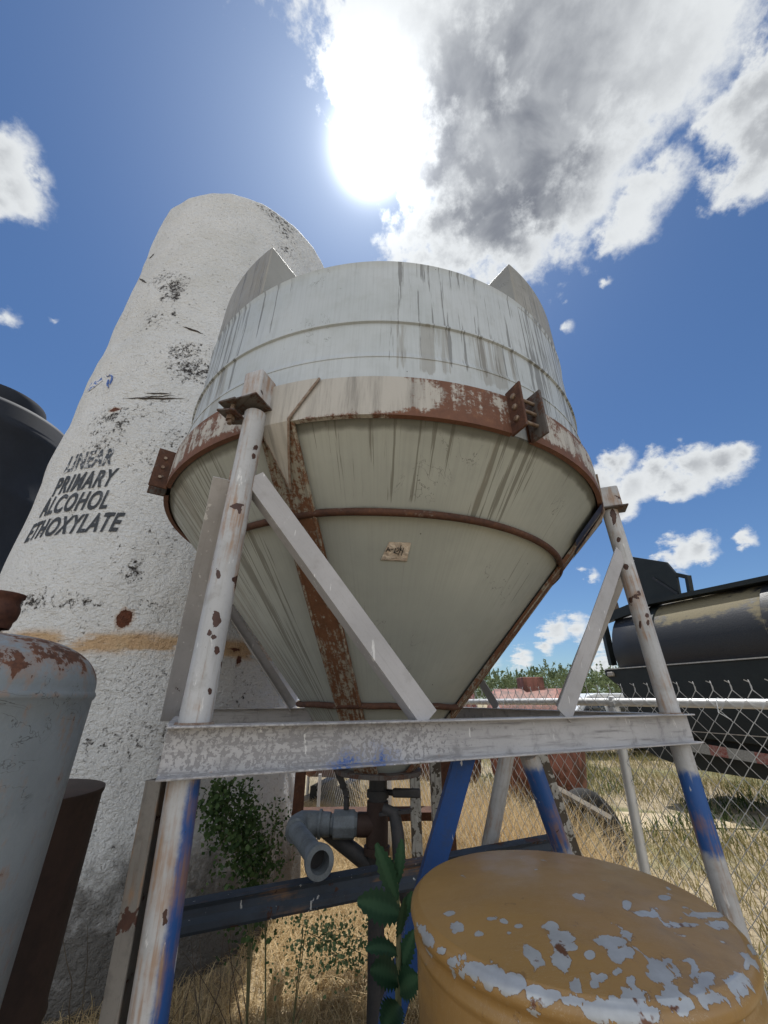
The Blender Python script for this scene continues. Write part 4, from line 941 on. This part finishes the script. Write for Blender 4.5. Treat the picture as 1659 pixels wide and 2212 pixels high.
# catwalk rail on top, frame, sign box
(a1_, b1_), (a2_, b2_) = TS(1362,1312,-.35), TS(1656,1252,-.35); e_ = (9-a1_)/(a2_-a1_)
m_ = MB(); m_.bar(TP(a1_, -.35, b1_), TP(9, -.35, b1_+(b2_-b1_)*e_), .3, .09); m_.build('catwalk', m_blk, TT)
m_ = MB(); (a1_, b1_), (a2_, b2_) = TS(1302,1340,-.2), TS(1322,1428,-.2); m_.bar(TP(a2_, -.2, b2_-.1), TP(a1_, -.2, b1_), .14, .14); m_.build('frame_upright', m_blk, TT)
m_ = MB(); (a2_, b2_) = TS(1375,1312,-.2); m_.bar(TP(a1_-.07, -.2, b1_), TP(a2_, -.2, b2_), .14, .22); m_.build('frame_rail', m_blk, TT)
extr([TS(x_, y_, -.45) for x_, y_ in ((1362,1310),(1345,1215),(1356,1201),(1438,1214),(1460,1240),(1469,1292))], -.45, -.53, 'end_panel', m_blk)
m_ = MB(); (a1_, b1_), (a2_, b2_) = TS(1410,1248,-.43), TS(1464,1283,-.43); m_.bar(TP(a1_, -.43, b1_), TP(a2_, -.43, b2_), .02, .05); m_.build('panel_stay', m_tk, TT, attrs={'dust': lambda v, u: .4})
m_ = MB(); (a1_, b1_), (a2_, b2_), (a3_, b3_) = TS(1455,1240,-.5), TS(1487,1247,-.5), TS(1493,1285,-.5); m_.bar(TP(a1_, -.5, b1_), TP(a2_, -.5, b2_), .09, .09); m_.bar(TP(a2_, -.5, b2_+.04), TP(a3_, -.5, b3_), .09, .09); m_.build('hand_rail', m_blk, TT, smooth=False)
m_ = MB(); a1_, b1_ = TS(1330,1328,-.4); m_.tube([TP(a1_, -.4, b1_+q_) for q_ in (0, .12, .18, .30, .34)], [.13,.14,.12,.12,.04], 16); m_.build('vent_cap', simple_mat('brown_vent', (.07,.05,.035), (.12,.08,.05), 9), TT)
m_ = MB(); m_.box(TP(-.12, .085, zk-.10), (.10, .16, .10), Matrix((TN, TDv, Vector((0,0,1)))).transposed()); m_.build('marker_lamp', simple_mat('lamp_lens', (.35,.33,.30), (.2,.18,.17), 20, .3), TT, bevel=.02)
# reflective tape
m_red = simple_mat('red_reflective', (.20,.03,.025), (.30,.22,.20), 30, .5); m_wht = simple_mat('white_reflective', (.30,.30,.29), (.20,.20,.19), 40, .5)
s_ = .9; k = 0
while s_ < 8.5:
    w2 = .42 if k % 2 else .30
    za = CH-.83-.06*(s_-1.1); zb_ = CH-.83-.06*(s_+w2-1.1)
    m_ = MB(); m_.bar(TP(s_, .079, za), TP(s_+w2-.004, .079, zb_), .006, .17); m_.build('reflective_strip', m_red if k % 2 == 0 else m_wht, TT); s_ += w2; k += 1
m_ = MB(); m_.bar(TP(1.0, .079, CH-.57), TP(8.8, .079, CH-.62), .006, .014); m_.build('chrome_line', m_edge, TT)
m_tyre = simple_mat('tyre_rubber', (.012,.012,.012), (.03,.028,.026), 20, .85)
def wheel(c, ax, r, w_, parent, name='wheel'):
    c, ax = Vector(c), Vector(ax).normalized(); m_ = MB(); pts, rs2 = [], []
    for a_, q in ((-.5, .62), (-.5, .9), (-.4, .99), (.4, .99), (.5, .9), (.5, .62)): pts.append(c+ax*w_*a_); rs2.append(r*q)
    m_.tube(pts, rs2, 36, caps=False); wo = m_.build(name, m_tyre, parent)
    m_ = MB(); m_.tube([c-ax*w_*.3, c+ax*w_*.3], r*.61, 28); m_.tube([c+ax*w_*.3, c+ax*w_*.42], r*.2, 12); m_.build('rim', m_edge, wo); return wo
for s_ in (6.4, 7.6): wheel(TP(s_, -.25, .5), TN, .5, .3, TT); wheel(TP(s_, -1.75, .5), TN, .5, .3, TT)

# ------------------------------------------------------------------ two red tanks
m_rt, g, b = newmat('faded_red_oxide_tank'); o = g.coord(); n = g.noise(o, 1.6, 5, .6); n2 = g.noise(g.map(o, (4,4,.8)), 2, 5, .65); n3 = g.noise(o, 40, 3, .6)
col = g.mix(g.rng(n, .35, .7), (.30,.125,.095), (.19,.07,.05)); col = g.mix(g.m('MULTIPLY', g.rng(n2, .42, .62), .85), col, (.075,.03,.02)); col = g.mix(g.m('MULTIPLY', g.rng(n3, .5, .8), .3), col, (.35,.2,.15))
g.put(b.inputs['Base Color'], col); b.inputs['Roughness'].default_value = .65; g.put(b.inputs['Normal'], g.bump(n3, .3, .01))
def hcyl(c0, c1, r, mat, parent, name, dome=.22):
    c0, c1 = Vector(c0), Vector(c1); d = (c1-c0).normalized(); m_ = MB(); pts = [c0-d*dome, c0-d*dome*.9, c0-d*dome*.65, c0-d*dome*.3, c0]+[c0.lerp(c1, k/8) for k in range(1, 8)]+[c1, c1+d*dome*.5, c1+d*dome]
    rs2 = [r*.02, r*.45, r*.76, r*.94, r]+[r]*7+[r, r*.85, r*.05]
    m_.tube(pts, rs2, 64); return m_.build(name, mat, parent, ang=60)
def redtank(x, y, x1, y1, r, zc3, label, mh, bx=.42):
    t_ = thing('red_tank', label, 'tank', (x, y, 0), 'rusty red horizontal tanks beyond the fence')
    hcyl((x, y, zc3), (x1, y1, zc3), r, m_rt, t_, 'tank_barrel')
    d = Vector((x1-x, y1-y, 0)).normalized()
    for q in mh:
        p = Vector((x, y, zc3+r)) + d*q
        m_ = MB(); m_.box(p+Vector((0,0,.06)), (bx, .42, .30)); m_.build('manhole_box', m_rt, t_, bevel=.01)
    for q in (.3, .85):
        p = Vector((x, y, 0)) + d*q; nn = Vector((-d.y, d.x, 0)); m_ = MB(); m_.bar(p-nn*.6+Vector((0,0,.12)), p+nn*.6+Vector((0,0,.12)), .2, .3); m_.build('saddle', m_blk, t_)
    return t_
redtank(2.35, 8.95, 3.55, 8.45, .93, 1.16, 'short rusty red horizontal tank whose dark round end faces the yard, right of the pair', [.72])
redtank(-1.6, 10.3, 1.90, 9.55, .95, 1.30, 'longer rusty red horizontal tank seen beside the cone tip, left of the pair', [3.2], .2)

# ------------------------------------------------------------------ white pickup truck far behind
m_wp = simple_mat('white_car_paint', (.70,.71,.72), (.62,.63,.64), 3, .25, 0, .05, .5)
m_gl = simple_mat('dark_window_glass', (.02,.025,.03), (.04,.045,.05), 3, .08, 0, 0, .6)
tx, ty = 8.3, 17.0
PT = thing('pickup_truck', 'white pickup truck parked far behind the fence between red tank and black trailer', 'truck', (tx, ty, 0))
def side_poly(poly, y0, y1, name, mat, parent, bevel=.05, taper=0):
    m_ = MB(); k = len(poly); vs_ = [(tx+p[0], ty+y0+(taper if p[1] > 1.3 else 0), p[1]) for p in poly]+[(tx+p[0], ty+y1-(taper if p[1] > 1.3 else 0), p[1]) for p in poly]
    m_.add(vs_, [tuple(range(k)), tuple(reversed(range(k, 2*k)))]+[(i, (i+1) % k, k+(i+1) % k, k+i) for i in range(k)]); return m_.build(name, mat, parent, smooth=False, bevel=bevel)
side_poly([(-2.9,.55),(-2.9,1.15),(-2.7,1.28),(-1.2,1.36),(2.9,1.38),(2.95,.6)], -1, 1, 'body', m_wp, PT)
side_poly([(-1.3,1.35),(-.55,2.02),(-.2,2.10),(1.1,2.10),(1.35,2.0),(1.5,1.36)], -.9, .9, 'cab', m_wp, PT, .06, .12)
for (a0_, a1_) in ((-.95, -.02), (.12, 1.15)):
    m_ = MB(); m_.add([(tx+a0_, ty-.905, 1.42), (tx+a1_, ty-.905, 1.42), (tx+a1_-.05, ty-.80, 1.94), (tx+a0_+(.48 if a0_ < 0 else 0), ty-.80, 1.94)], [(0,1,2,3)]); o_ = m_.build('window', m_gl, PT); so_ = o_.modifiers.new('s', 'SOLIDIFY'); so_.thickness = .02; so_.offset = 0
for wx in (-1.9, 1.9):
    for wy in (-.92, .92): wheel((tx+wx, ty+wy, .4), (0, math.copysign(1, wy), 0), .4, .25, PT)

# ------------------------------------------------------------------ scrap: tyre with plank, rack, timber posts
ty_ = at(1278, 1790, 6.0)
TY = thing('old_tyre', 'black scrap tyre lying in the dry grass below the red tank end', 'tyre', (ty_.x, ty_.y, 0))
m_ = MB(); c_ = Vector((ty_.x, ty_.y, .42)); ax = Vector((.35, -.9, .25)).normalized(); _, e1, e2 = frame_of(ax)
m_.tube([c_ + (e1*math.cos(t)+e2*math.sin(t))*.32 for t in np.linspace(0, 2*math.pi, 49)[:-1]], .13, 16, closed=True); m_.build('tyre_casing', m_tyre, TY)
m_ = MB(); a_, b2 = at(1195, 1700, 5.9), at(1320, 1770, 5.6); m_.bar(a_, b2, .22, .04); o_ = m_.build('timber_plank', M_wood if False else simple_mat('grey_weathered_wood', (.10,.085,.07), (.17,.15,.12), 9, .9), origin=a_, attrs=None, bevel=.004)
props(o_, 'grey weathered plank resting on the scrap tyre behind the fence', 'plank')
M_rack = rusty_mat('brown_rusty_angle', (.12,.08,.06), .9, (.07,.035,.025), 9)
a_, b2, c2, d2 = at(652, 1640, 4.35), at(652, 1757, 4.35), at(900, 1742, 4.35), at(745, 1640, 4.35)
RK = thing('angle_iron_rack', 'brown rusty angle iron rack standing in grass beside the white tank', 'rack', (a_.x, a_.y, 0))
m_ = MB(); m_.prof(Vector((a_.x, a_.y, CH-.12)), Vector((a_.x, a_.y, at(652, 1762, 4.35).z)), lprof(.10, .012), (0,-1,0)); m_.build('rack_upright', M_rack, RK, bevel=.001)
m_ = MB(); z_ = at(652, 1752, 4.35).z; m_.prof((a_.x-.05, a_.y, z_), (c2.x+.35, a_.y+.05, z_), lprof(.085, .012), (0,-.4,1)); m_.build('rack_rail', M_rack, RK, bevel=.001)
for q_ in (a_.x+.74,): m_ = MB(); m_.prof(Vector((q_, a_.y+.03, CH-.12)), Vector((q_, a_.y+.03, 0)), lprof(.08, .012), (0,-1,0)); m_.build('rack_leg', M_rack, RK, bevel=.001)
m_ = MB(); m_.prof(Vector((c2.x+.3, a_.y+.05, CH-.12)), Vector((c2.x+.3, a_.y+.05, 0)), lprof(.10, .012), (0,-1,0)); m_.build('rack_leg', M_rack, RK, bevel=.001)
m_ = MB(); m_.prof((a_.x-.05, a_.y, CH-.14), (c2.x+.35, a_.y+.05, CH-.14), lprof(.085, .012), (0,-.4,1)); m_.build('rack_rail', M_rack, RK, bevel=.001)
for (px, Y, lab, wpost) in ((897, 4.05, 'left of two peeling white timber posts standing behind the drain valve', .10), (943, 4.25, 'right of two peeling white timber posts standing behind the drain valve', .11)):
    p = at(px, 1745, Y); m_ = MB(); m_.bar((p.x, p.y, CH-.16), (p.x+.01, p.y, -.02), wpost*.85, wpost, (0,1,0))
    props(m_.build('timber_post', M_wood, origin=(p.x, p.y, 0), bevel=.004, attrs={'chips': lambda v, u: 0.3}), lab, 'post', 'peeling white timber posts')
p0_, p1_ = at(1165, 1625, 3.4), at(1238, 1840, 3.5); e_ = p0_+(p1_-p0_)*(p0_.z/(p0_.z-p1_.z))
m_ = MB(); m_.bar(p0_, e_, .075, .09, (0,1,0)); props(m_.build('timber_prop', M_wood, origin=e_, bevel=.004, attrs={'chips': lambda v, u: 0.3}), 'slanting peeling white timber prop beside the blue and white stand brace', 'post')
p = at(690, 1700, 6.2); m_ = MB(); m_.tube([(p.x, p.y, 0), (p.x, p.y, at(690, 1672, 6.2).z)], .022, 8); props(m_.build('marker_stake', m_wp, origin=(p.x, p.y, 0)), 'thin white stake standing in the dry grass beyond the rusty rack', 'stake')

# ------------------------------------------------------------------ vegetation
def leafmat(name, c1, c2, trans=.35, rough=.6):
    m, g, b = newmat(name); n = g.attr('tone'); col = g.mix(n, c1, c2)
    g.put(b.inputs['Base Color'], col); b.inputs['Roughness'].default_value = rough; b.inputs['Specular IOR Level'].default_value = .25
    tr = g.new('ShaderNodeBsdfTranslucent'); g.put(tr.inputs[0], col); mx = g.new('ShaderNodeMixShader'); mx.inputs[0].default_value = trans
    out = m.node_tree.nodes['Material Output']; g.l.new(b.outputs[0], mx.inputs[1]); g.l.new(tr.outputs[0], mx.inputs[2]); g.l.new(mx.outputs[0], out.inputs[0]); return m
def fastmesh(name, V, quads, tone, mat, origin=(0, 0, 0)):
    V = np.asarray(V, dtype=np.float32) - np.array(origin, dtype=np.float32); Q = np.asarray(quads, dtype=np.int32)
    me = bpy.data.meshes.new(name); me.vertices.add(len(V)); me.vertices.foreach_set('co', V.ravel())
    me.loops.add(Q.size); me.loops.foreach_set('vertex_index', Q.ravel()); me.polygons.add(len(Q))
    me.polygons.foreach_set('loop_start', np.arange(0, Q.size, Q.shape[1], dtype=np.int32)); me.update(calc_edges=True); me.validate()
    a = me.attributes.new('tone', 'FLOAT', 'POINT'); a.data.foreach_set('value', np.asarray(tone, dtype=np.float32))
    me.materials.append(mat); o_ = bpy.data.objects.new(name, me); COL.objects.link(o_); o_.location = origin; return o_
def grass(name, P_, hmin, hmax, wid, lean, mat, tone0=0, tone1=1, clump=None):
    n = len(P_); P_ = np.asarray(P_); h = rng.uniform(hmin, hmax, n); az = rng.uniform(0, 2*np.pi, n); ln = rng.uniform(.15, 1, n)*lean
    fx, fy = np.cos(az), np.sin(az); va = rng.uniform(0, np.pi, n); wx, wy = np.cos(va), np.sin(va)
    tone = rng.uniform(tone0, tone1, n); S = 5; V = np.zeros((n, S, 2, 3)); T = np.zeros((n, S, 2))
    for k in range(S):
        t = k/(S-1); d = ln*h*t**2.0; zz = h*(t-.55*np.minimum(ln, 1.4)*t*t); w_ = wid*(1-t**2)*.5 + wid*.06
        for s_, sg in ((0, -1), (1, 1)):
            V[:, k, s_, 0] = P_[:, 0]+fx*d+wx*w_*sg; V[:, k, s_, 1] = P_[:, 1]+fy*d+wy*w_*sg; V[:, k, s_, 2] = P_[:, 2]+zz; T[:, k, s_] = tone
    idx = np.arange(n)[:, None]*S*2; q = np.array([[k*2, k*2+1, k*2+3, k*2+2] for k in range(S-1)]); Q = (idx[:, :, None]+q[None]).reshape(-1, 4)
    return fastmesh(name, V.reshape(-1, 3), Q, T.ravel(), mat)
M_straw = leafmat('dry_straw', (.36,.26,.13), (.78,.62,.37), .4, .55)
M_straw2 = leafmat('far_dry_grass', (.16,.15,.06), (.42,.34,.16), .3, .7)
def scatter(n, x0, x1, y0, y1, keep, dens=1.6):
    out = []
    while len(out) < n:
        x = rng.uniform(x0, x1, 4000); y = y0+(y1-y0)*rng.uniform(0, 1, 4000)**dens
        for a, b_ in zip(x, y):
            if keep(a, b_):
                out.append((a, b_, gh(a, b_)))
                if len(out) >= n: break
    return out
def in_tank(x, y): return math.hypot(x-TC.x, y-TC.y) < 2.0
def keep_near(x, y):
    if in_tank(x, y) or fence_side(x, y) > .1: return False
    if math.hypot(x-ox, y-oy) < OR+.03 or math.hypot(x-dx_, y-dy_) < .3 or math.hypot(x-gx, y-gy) < .32: return False
    return noise.noise(Vector((x*1.1, y*1.1, 9))) + .9*random.random() > -.05
go = grass('dry_grass', scatter(75000, -2.2, 2.4, .9, 9.5, keep_near, 1.25), .05, .22, .0055, 1.7, M_straw); props(go, 'dry straw coloured grass under and around the hopper stand', 'grass', kind='stuff')
def keep_far(x, y):
    f_ = fence_side(x, y)
    if f_ < .1: return False
    if abs(y-(8.3-1.5*(x-2.6)/11)) < .6 and x > 2.6 and random.random() < .93: return False
    return noise.noise(Vector((x*.5, y*.5, 2))) + .8*random.random() > .1
go = grass('field_grass', scatter(45000, -1.5, 12, 2.5, 24, keep_far, 1.5), .10, .38, .010, .9, M_straw2); props(go, 'mixed dry and green grass in the yard beyond the fence', 'grass', kind='stuff')
# tall straw tufts by the red tanks along the fence
P_ = []
for _ in range(46):
    s_ = rng.uniform(1.6, 6.4); c_ = FP(s_, 0) + nf*rng.uniform(.15, 1.3)
    for _ in range(190): P_.append((c_.x+rng.normal()*.10, c_.y+rng.normal()*.10, 0))
go = grass('tall_straw_tufts', P_, .5, 1.15, .006, .9, M_straw, .3, 1); props(go, 'tall arching straw tufts along the fence before the red tanks', 'grass', kind='stuff')
M_grn = leafmat('low_green_weeds', (.035,.06,.018), (.10,.14,.045), .3)
P_ = []
for _ in range(9000):
    x, y = rng.uniform(2.5, 12), rng.uniform(6.4, 16)
    if noise.noise(Vector((x*.45, y*.6, 21))) > .12: P_.append((x, y, 0))
go = grass('green_weeds', P_, .05, .28, .02, .8, M_grn); props(go, 'low green weeds growing along the sandy track', 'weeds', kind='stuff')

def leaf_cloud(centres, n, size, spread, flat=.6):
    V, T = [], []
    per = n//len(centres)
    for (c, rad) in centres:
        cc = np.array(c); g_ = rng.normal(size=(per, 3)); g_ /= np.linalg.norm(g_, axis=1)[:, None]; rr = rad*rng.uniform(.35, 1, per)**.6
        pos = cc + g_*rr[:, None]*np.array([1, 1, flat])
        u = rng.normal(size=(per, 3)); u /= np.linalg.norm(u, axis=1)[:, None]; v_ = np.cross(u, rng.normal(size=(per, 3))); v_ /= np.linalg.norm(v_, axis=1)[:, None]
        s_ = size*rng.uniform(.5, 1.3, per)[:, None]; tn = np.clip(rng.uniform(0, .7)+rng.uniform(-.25, .35, per), 0, 1)
        quad = np.stack([pos-u*s_, pos+v_*s_*.55, pos+u*s_, pos-v_*s_*.55], 1); V.append(quad.reshape(-1, 3)); T.append(np.repeat(tn, 4))
    V = np.concatenate(V); T = np.concatenate(T); Q = np.arange(len(V)).reshape(-1, 4); return V, Q, T
M_tree = leafmat('mesquite_foliage', (.085,.115,.055), (.22,.27,.13), .3)
cen = []
for i in range(1500):
    x = rng.uniform(-50, 75); y = rng.uniform(46, 62)+.0*x; hgt = 4.4+1.1*noise.noise(Vector((x*.10, 3, 0)))+.9*noise.noise(Vector((x*.45, 8, 0)))
    z = rng.uniform(0.2, 1)**.6*hgt; cen.append(((x, y, z+.2), rng.uniform(.45, 1.0)))
V, Q, T = leaf_cloud(cen, 150000, .13, 1, .8)
# spiky sprigs on the skyline
V2, T2 = [], []
for i in range(900):
    x = rng.uniform(-50, 75); y = rng.uniform(47, 58); hgt = 4.6+1.1*noise.noise(Vector((x*.10, 3, 0)))+.9*noise.noise(Vector((x*.45, 8, 0)))
    p = np.array([x, y, hgt]); d = rng.normal(size=3)*.45; d[2] = abs(d[2])+.8; d /= np.linalg.norm(d); ll = rng.uniform(.5, 1.5)
    for k in range(14):
        c_ = p+d*ll*k/14; u = rng.normal(size=3)*.12; v_ = rng.normal(size=3)*.06; V2 += [c_-u, c_+v_, c_+u, c_-v_]; T2 += [rng.uniform(.1, .6)]*4
V = np.concatenate([V, np.array(V2)]); T = np.concatenate([T, np.array(T2)]); Q = np.arange(len(V)).reshape(-1, 4)
props(fastmesh('tree_line', V, Q, T, M_tree), 'distant line of green mesquite brush on the horizon', 'trees', kind='stuff')

# leafy shrubs beside the white tank
M_weed = leafmat('small_leaf_weed', (.03,.065,.02), (.10,.16,.055), .35)
M_stem = simple_mat('weed_stem', (.10,.12,.05), (.16,.14,.08), 9, .8)
M_pale = leafmat('pale_small_leaf', (.10,.17,.07), (.26,.34,.18), .35)
def shrub(base, stems, label, group=None, leaves=60, lsize=.022, lm=None):
    t_ = thing('weed_shrub', label, 'weed', base, group); m_ = MB(); V, T = [], []
    for pts in stems:
        pts = [Vector(p) for p in pts]; m_.tube(pts, [.0035*(1-.6*k/(len(pts)-1)) for k in range(len(pts))], 6)
        for k in range(leaves):
            t = rng.uniform(.15, 1)*(len(pts)-1); i = min(int(t), len(pts)-2); p = pts[i].lerp(pts[i+1], t-i); sprd = .085*(1.1-t/(len(pts)-1)*.6)
            c_ = np.array(p)+rng.normal(size=3)*sprd; nn = rng.normal(size=3)+np.array([0, -.4, .8]); nn /= np.linalg.norm(nn); u = np.cross(nn, rng.normal(size=3)); u /= np.linalg.norm(u); v_ = np.cross(nn, u); s_ = lsize*rng.uniform(.6, 1.4); tn = rng.uniform(0, 1)
            ring = [c_+(u*math.cos(a)*1.15+v_*math.sin(a))*s_*(1 if j % 2 else .72) for j, a in enumerate(np.linspace(0, 2*math.pi, 9)[:-1])]
            for (a, b_, c3, d3) in ((0,1,2,3), (0,3,4,7), (4,5,6,7)): V += [ring[a], ring[b_], ring[c3], ring[d3]]; T += [tn]*4
    m_.build('stem', M_stem, t_); V = np.array(V); lo = fastmesh('foliage', V, np.arange(len(V)).reshape(-1, 4), T, lm or M_weed, base); lo.location = (0, 0, 0); lo.parent = t_; return t_
def stempts(px, pts, Y, k=0): return [at(x, y, Y+q) for (x, y), q in zip(pts, np.linspace(0, .1, len(pts)))]
b0 = at(560, 1990, 3.45); b0.z = 0
shrub((b0.x, b0.y, 0), [[b0]+stempts(0, s_, 3.4) for s_ in ([(545,1890),(520,1800),(490,1740),(470,1700)], [(550,1880),(535,1790),(528,1740),(530,1690)], [(540,1890),(510,1830),(465,1790),(455,1760)], [(550,1880),(500,1780),(480,1720),(490,1690)], [(555,1890),(545,1830),(540,1790),(545,1760)], [(540,1880),(480,1790),(460,1740),(460,1720)])], 'green leafy weed climbing beside the near left leg', 'green weeds by the white tank', 420, .013)
shrub((b0.x+.12, b0.y, 0), [[b0+Vector((.12, 0, 0))]+stempts(0, s_, 3.42) for s_ in ([(575,1880),(590,1820),(598,1770),(595,1735)], [(572,1885),(583,1840),(588,1800),(606,1770)])], 'thin sparse green weed sprig before the white tank wall', 'green weeds by the white tank', 170, .010)
b1 = at(640, 2060, 3.4); b1.z = 0
shrub((b1.x, b1.y, 0), [[Vector((b1.x, b1.y, .02))]+[at(x, y, 3.35) for x, y in s_] for s_ in ([(655,2010),(700,2030),(750,2045),(800,2070)], [(655,2000),(720,2020),(780,2025),(820,2010)], [(660,2010),(720,2060),(780,2090)])], 'pale green creeping weed lying across the sunlit straw', None, 260, .0095, M_pale)
# broad leaved plant in front of the drum
M_broad = leafmat('broad_leaf', (.018,.055,.030), (.06,.13,.07), .25, .45)
bp_ = at(858, 2100, 1.75)
BP = thing('broad_leaf_plant', 'tall dark green broad leaved weed standing just left of the ochre drum', 'plant', (bp_.x, bp_.y, 0))
m_ = MB(); st_pts = [Vector((bp_.x, bp_.y, 0)), at(860, 2120, 1.76), at(862, 2000, 1.78), at(858, 1920, 1.80), at(852, 1860, 1.8)]; m_.tube(st_pts, [.012,.010,.008,.006,.003], 8); m_.build('stem', M_stem, BP)
def leaf(root, tip, w_, nrm0, droop=.1, tn=.5):
    root, tip = Vector(root), Vector(tip); d = tip-root; Ln = d.length; d.normalize(); s_ = d.cross(Vector(nrm0)).normalized(); nn = s_.cross(d); V = []; n = 26; w_ *= .72
    for k in range(n+1):
        t = k/n; ww = w_*(math.sin(math.pi*min(1, t*.93+.04))**.7)*(1+.16*((k*7) % 3-1)); c_ = root+d*Ln*t - Vector((0, 0, 1))*droop*Ln*t*t
        V += [c_-s_*ww+nn*.18*ww, c_-s_*ww*.5+nn*.05*ww, c_, c_+s_*ww*.5+nn*.05*ww, c_+s_*ww+nn*.18*ww]
    Q = [(k*5+j, k*5+j+1, (k+1)*5+j+1, (k+1)*5+j) for k in range(n) for j in range(4)]
    o_ = fastmesh('leaf', [tuple(v) for v in V], Q, [tn+(1.1 if i % 5 == 2 else 0) for i in range(len(V))], M_broad, (bp_.x, bp_.y, 0)); o_.location = (0, 0, 0); o_.parent = BP
    o_.data.shade_smooth(); return o_
for (r0, t0, w_, nr, dr, tn) in (((866,1975,1.78),(772,1935,1.60),.058,(0,-.9,.5),.05,.3), ((858,1945,1.78),(812,1822,1.66),.040,(.2,-1,.3),.0,.5), ((858,1910,1.8),(868,1812,1.74),.026,(0,-1,.2),.0,.6),
    ((862,2060,1.78),(790,2015,1.66),.035,(0,-.6,.7),.2,.35), ((862,2120,1.76),(800,2060,1.6),.05,(0,-.8,.6),.15,.2), ((862,2100,1.78),(895,2010,1.74),.036,(-.4,-1,.3),.0,.4), ((862,2000,1.79),(890,1925,1.74),.024,(0,-1,.3),.0,.5),
    ((862,2170,1.75),(826,2205,1.55),.05,(0,-.8,.6),.1,.2), ((858,1900,1.8),(836,1850,1.72),.02,(0,-1,.3),.0,.6), ((860,2030,1.78),(872,1940,1.68),.03,(.6,-1,.2),.0,.5), ((862,2140,1.76),(905,2090,1.6),.05,(0,-.8,.5),.1,.3)):
    leaf(at(*r0), at(*t0), w_, nr, dr, tn)
# dead twigs near the tank foot
m_ = MB()
for _ in range(26):
    x, y = rng.uniform(-1.7, -.6), rng.uniform(2.3, 3.3); p = Vector((x, y, 0)); d = Vector((rng.normal()*.5, rng.normal()*.4, 1)).normalized(); pts = [p]
    for k in range(5): d = (d+Vector((rng.normal(), rng.normal(), rng.normal()*.3))*.16).normalized(); pts.append(pts[-1]+d*rng.uniform(.1, .22))
    m_.tube(pts, [.004-.0006*k for k in range(6)], 5)
props(m_.build('dead_twigs', simple_mat('dead_twig_bark', (.06,.045,.035), (.12,.09,.06), 9, .9), origin=(-1.1, 2.8, 0)), 'tangle of dead twigs at the shaded foot of the white tank', 'twigs', kind='stuff')
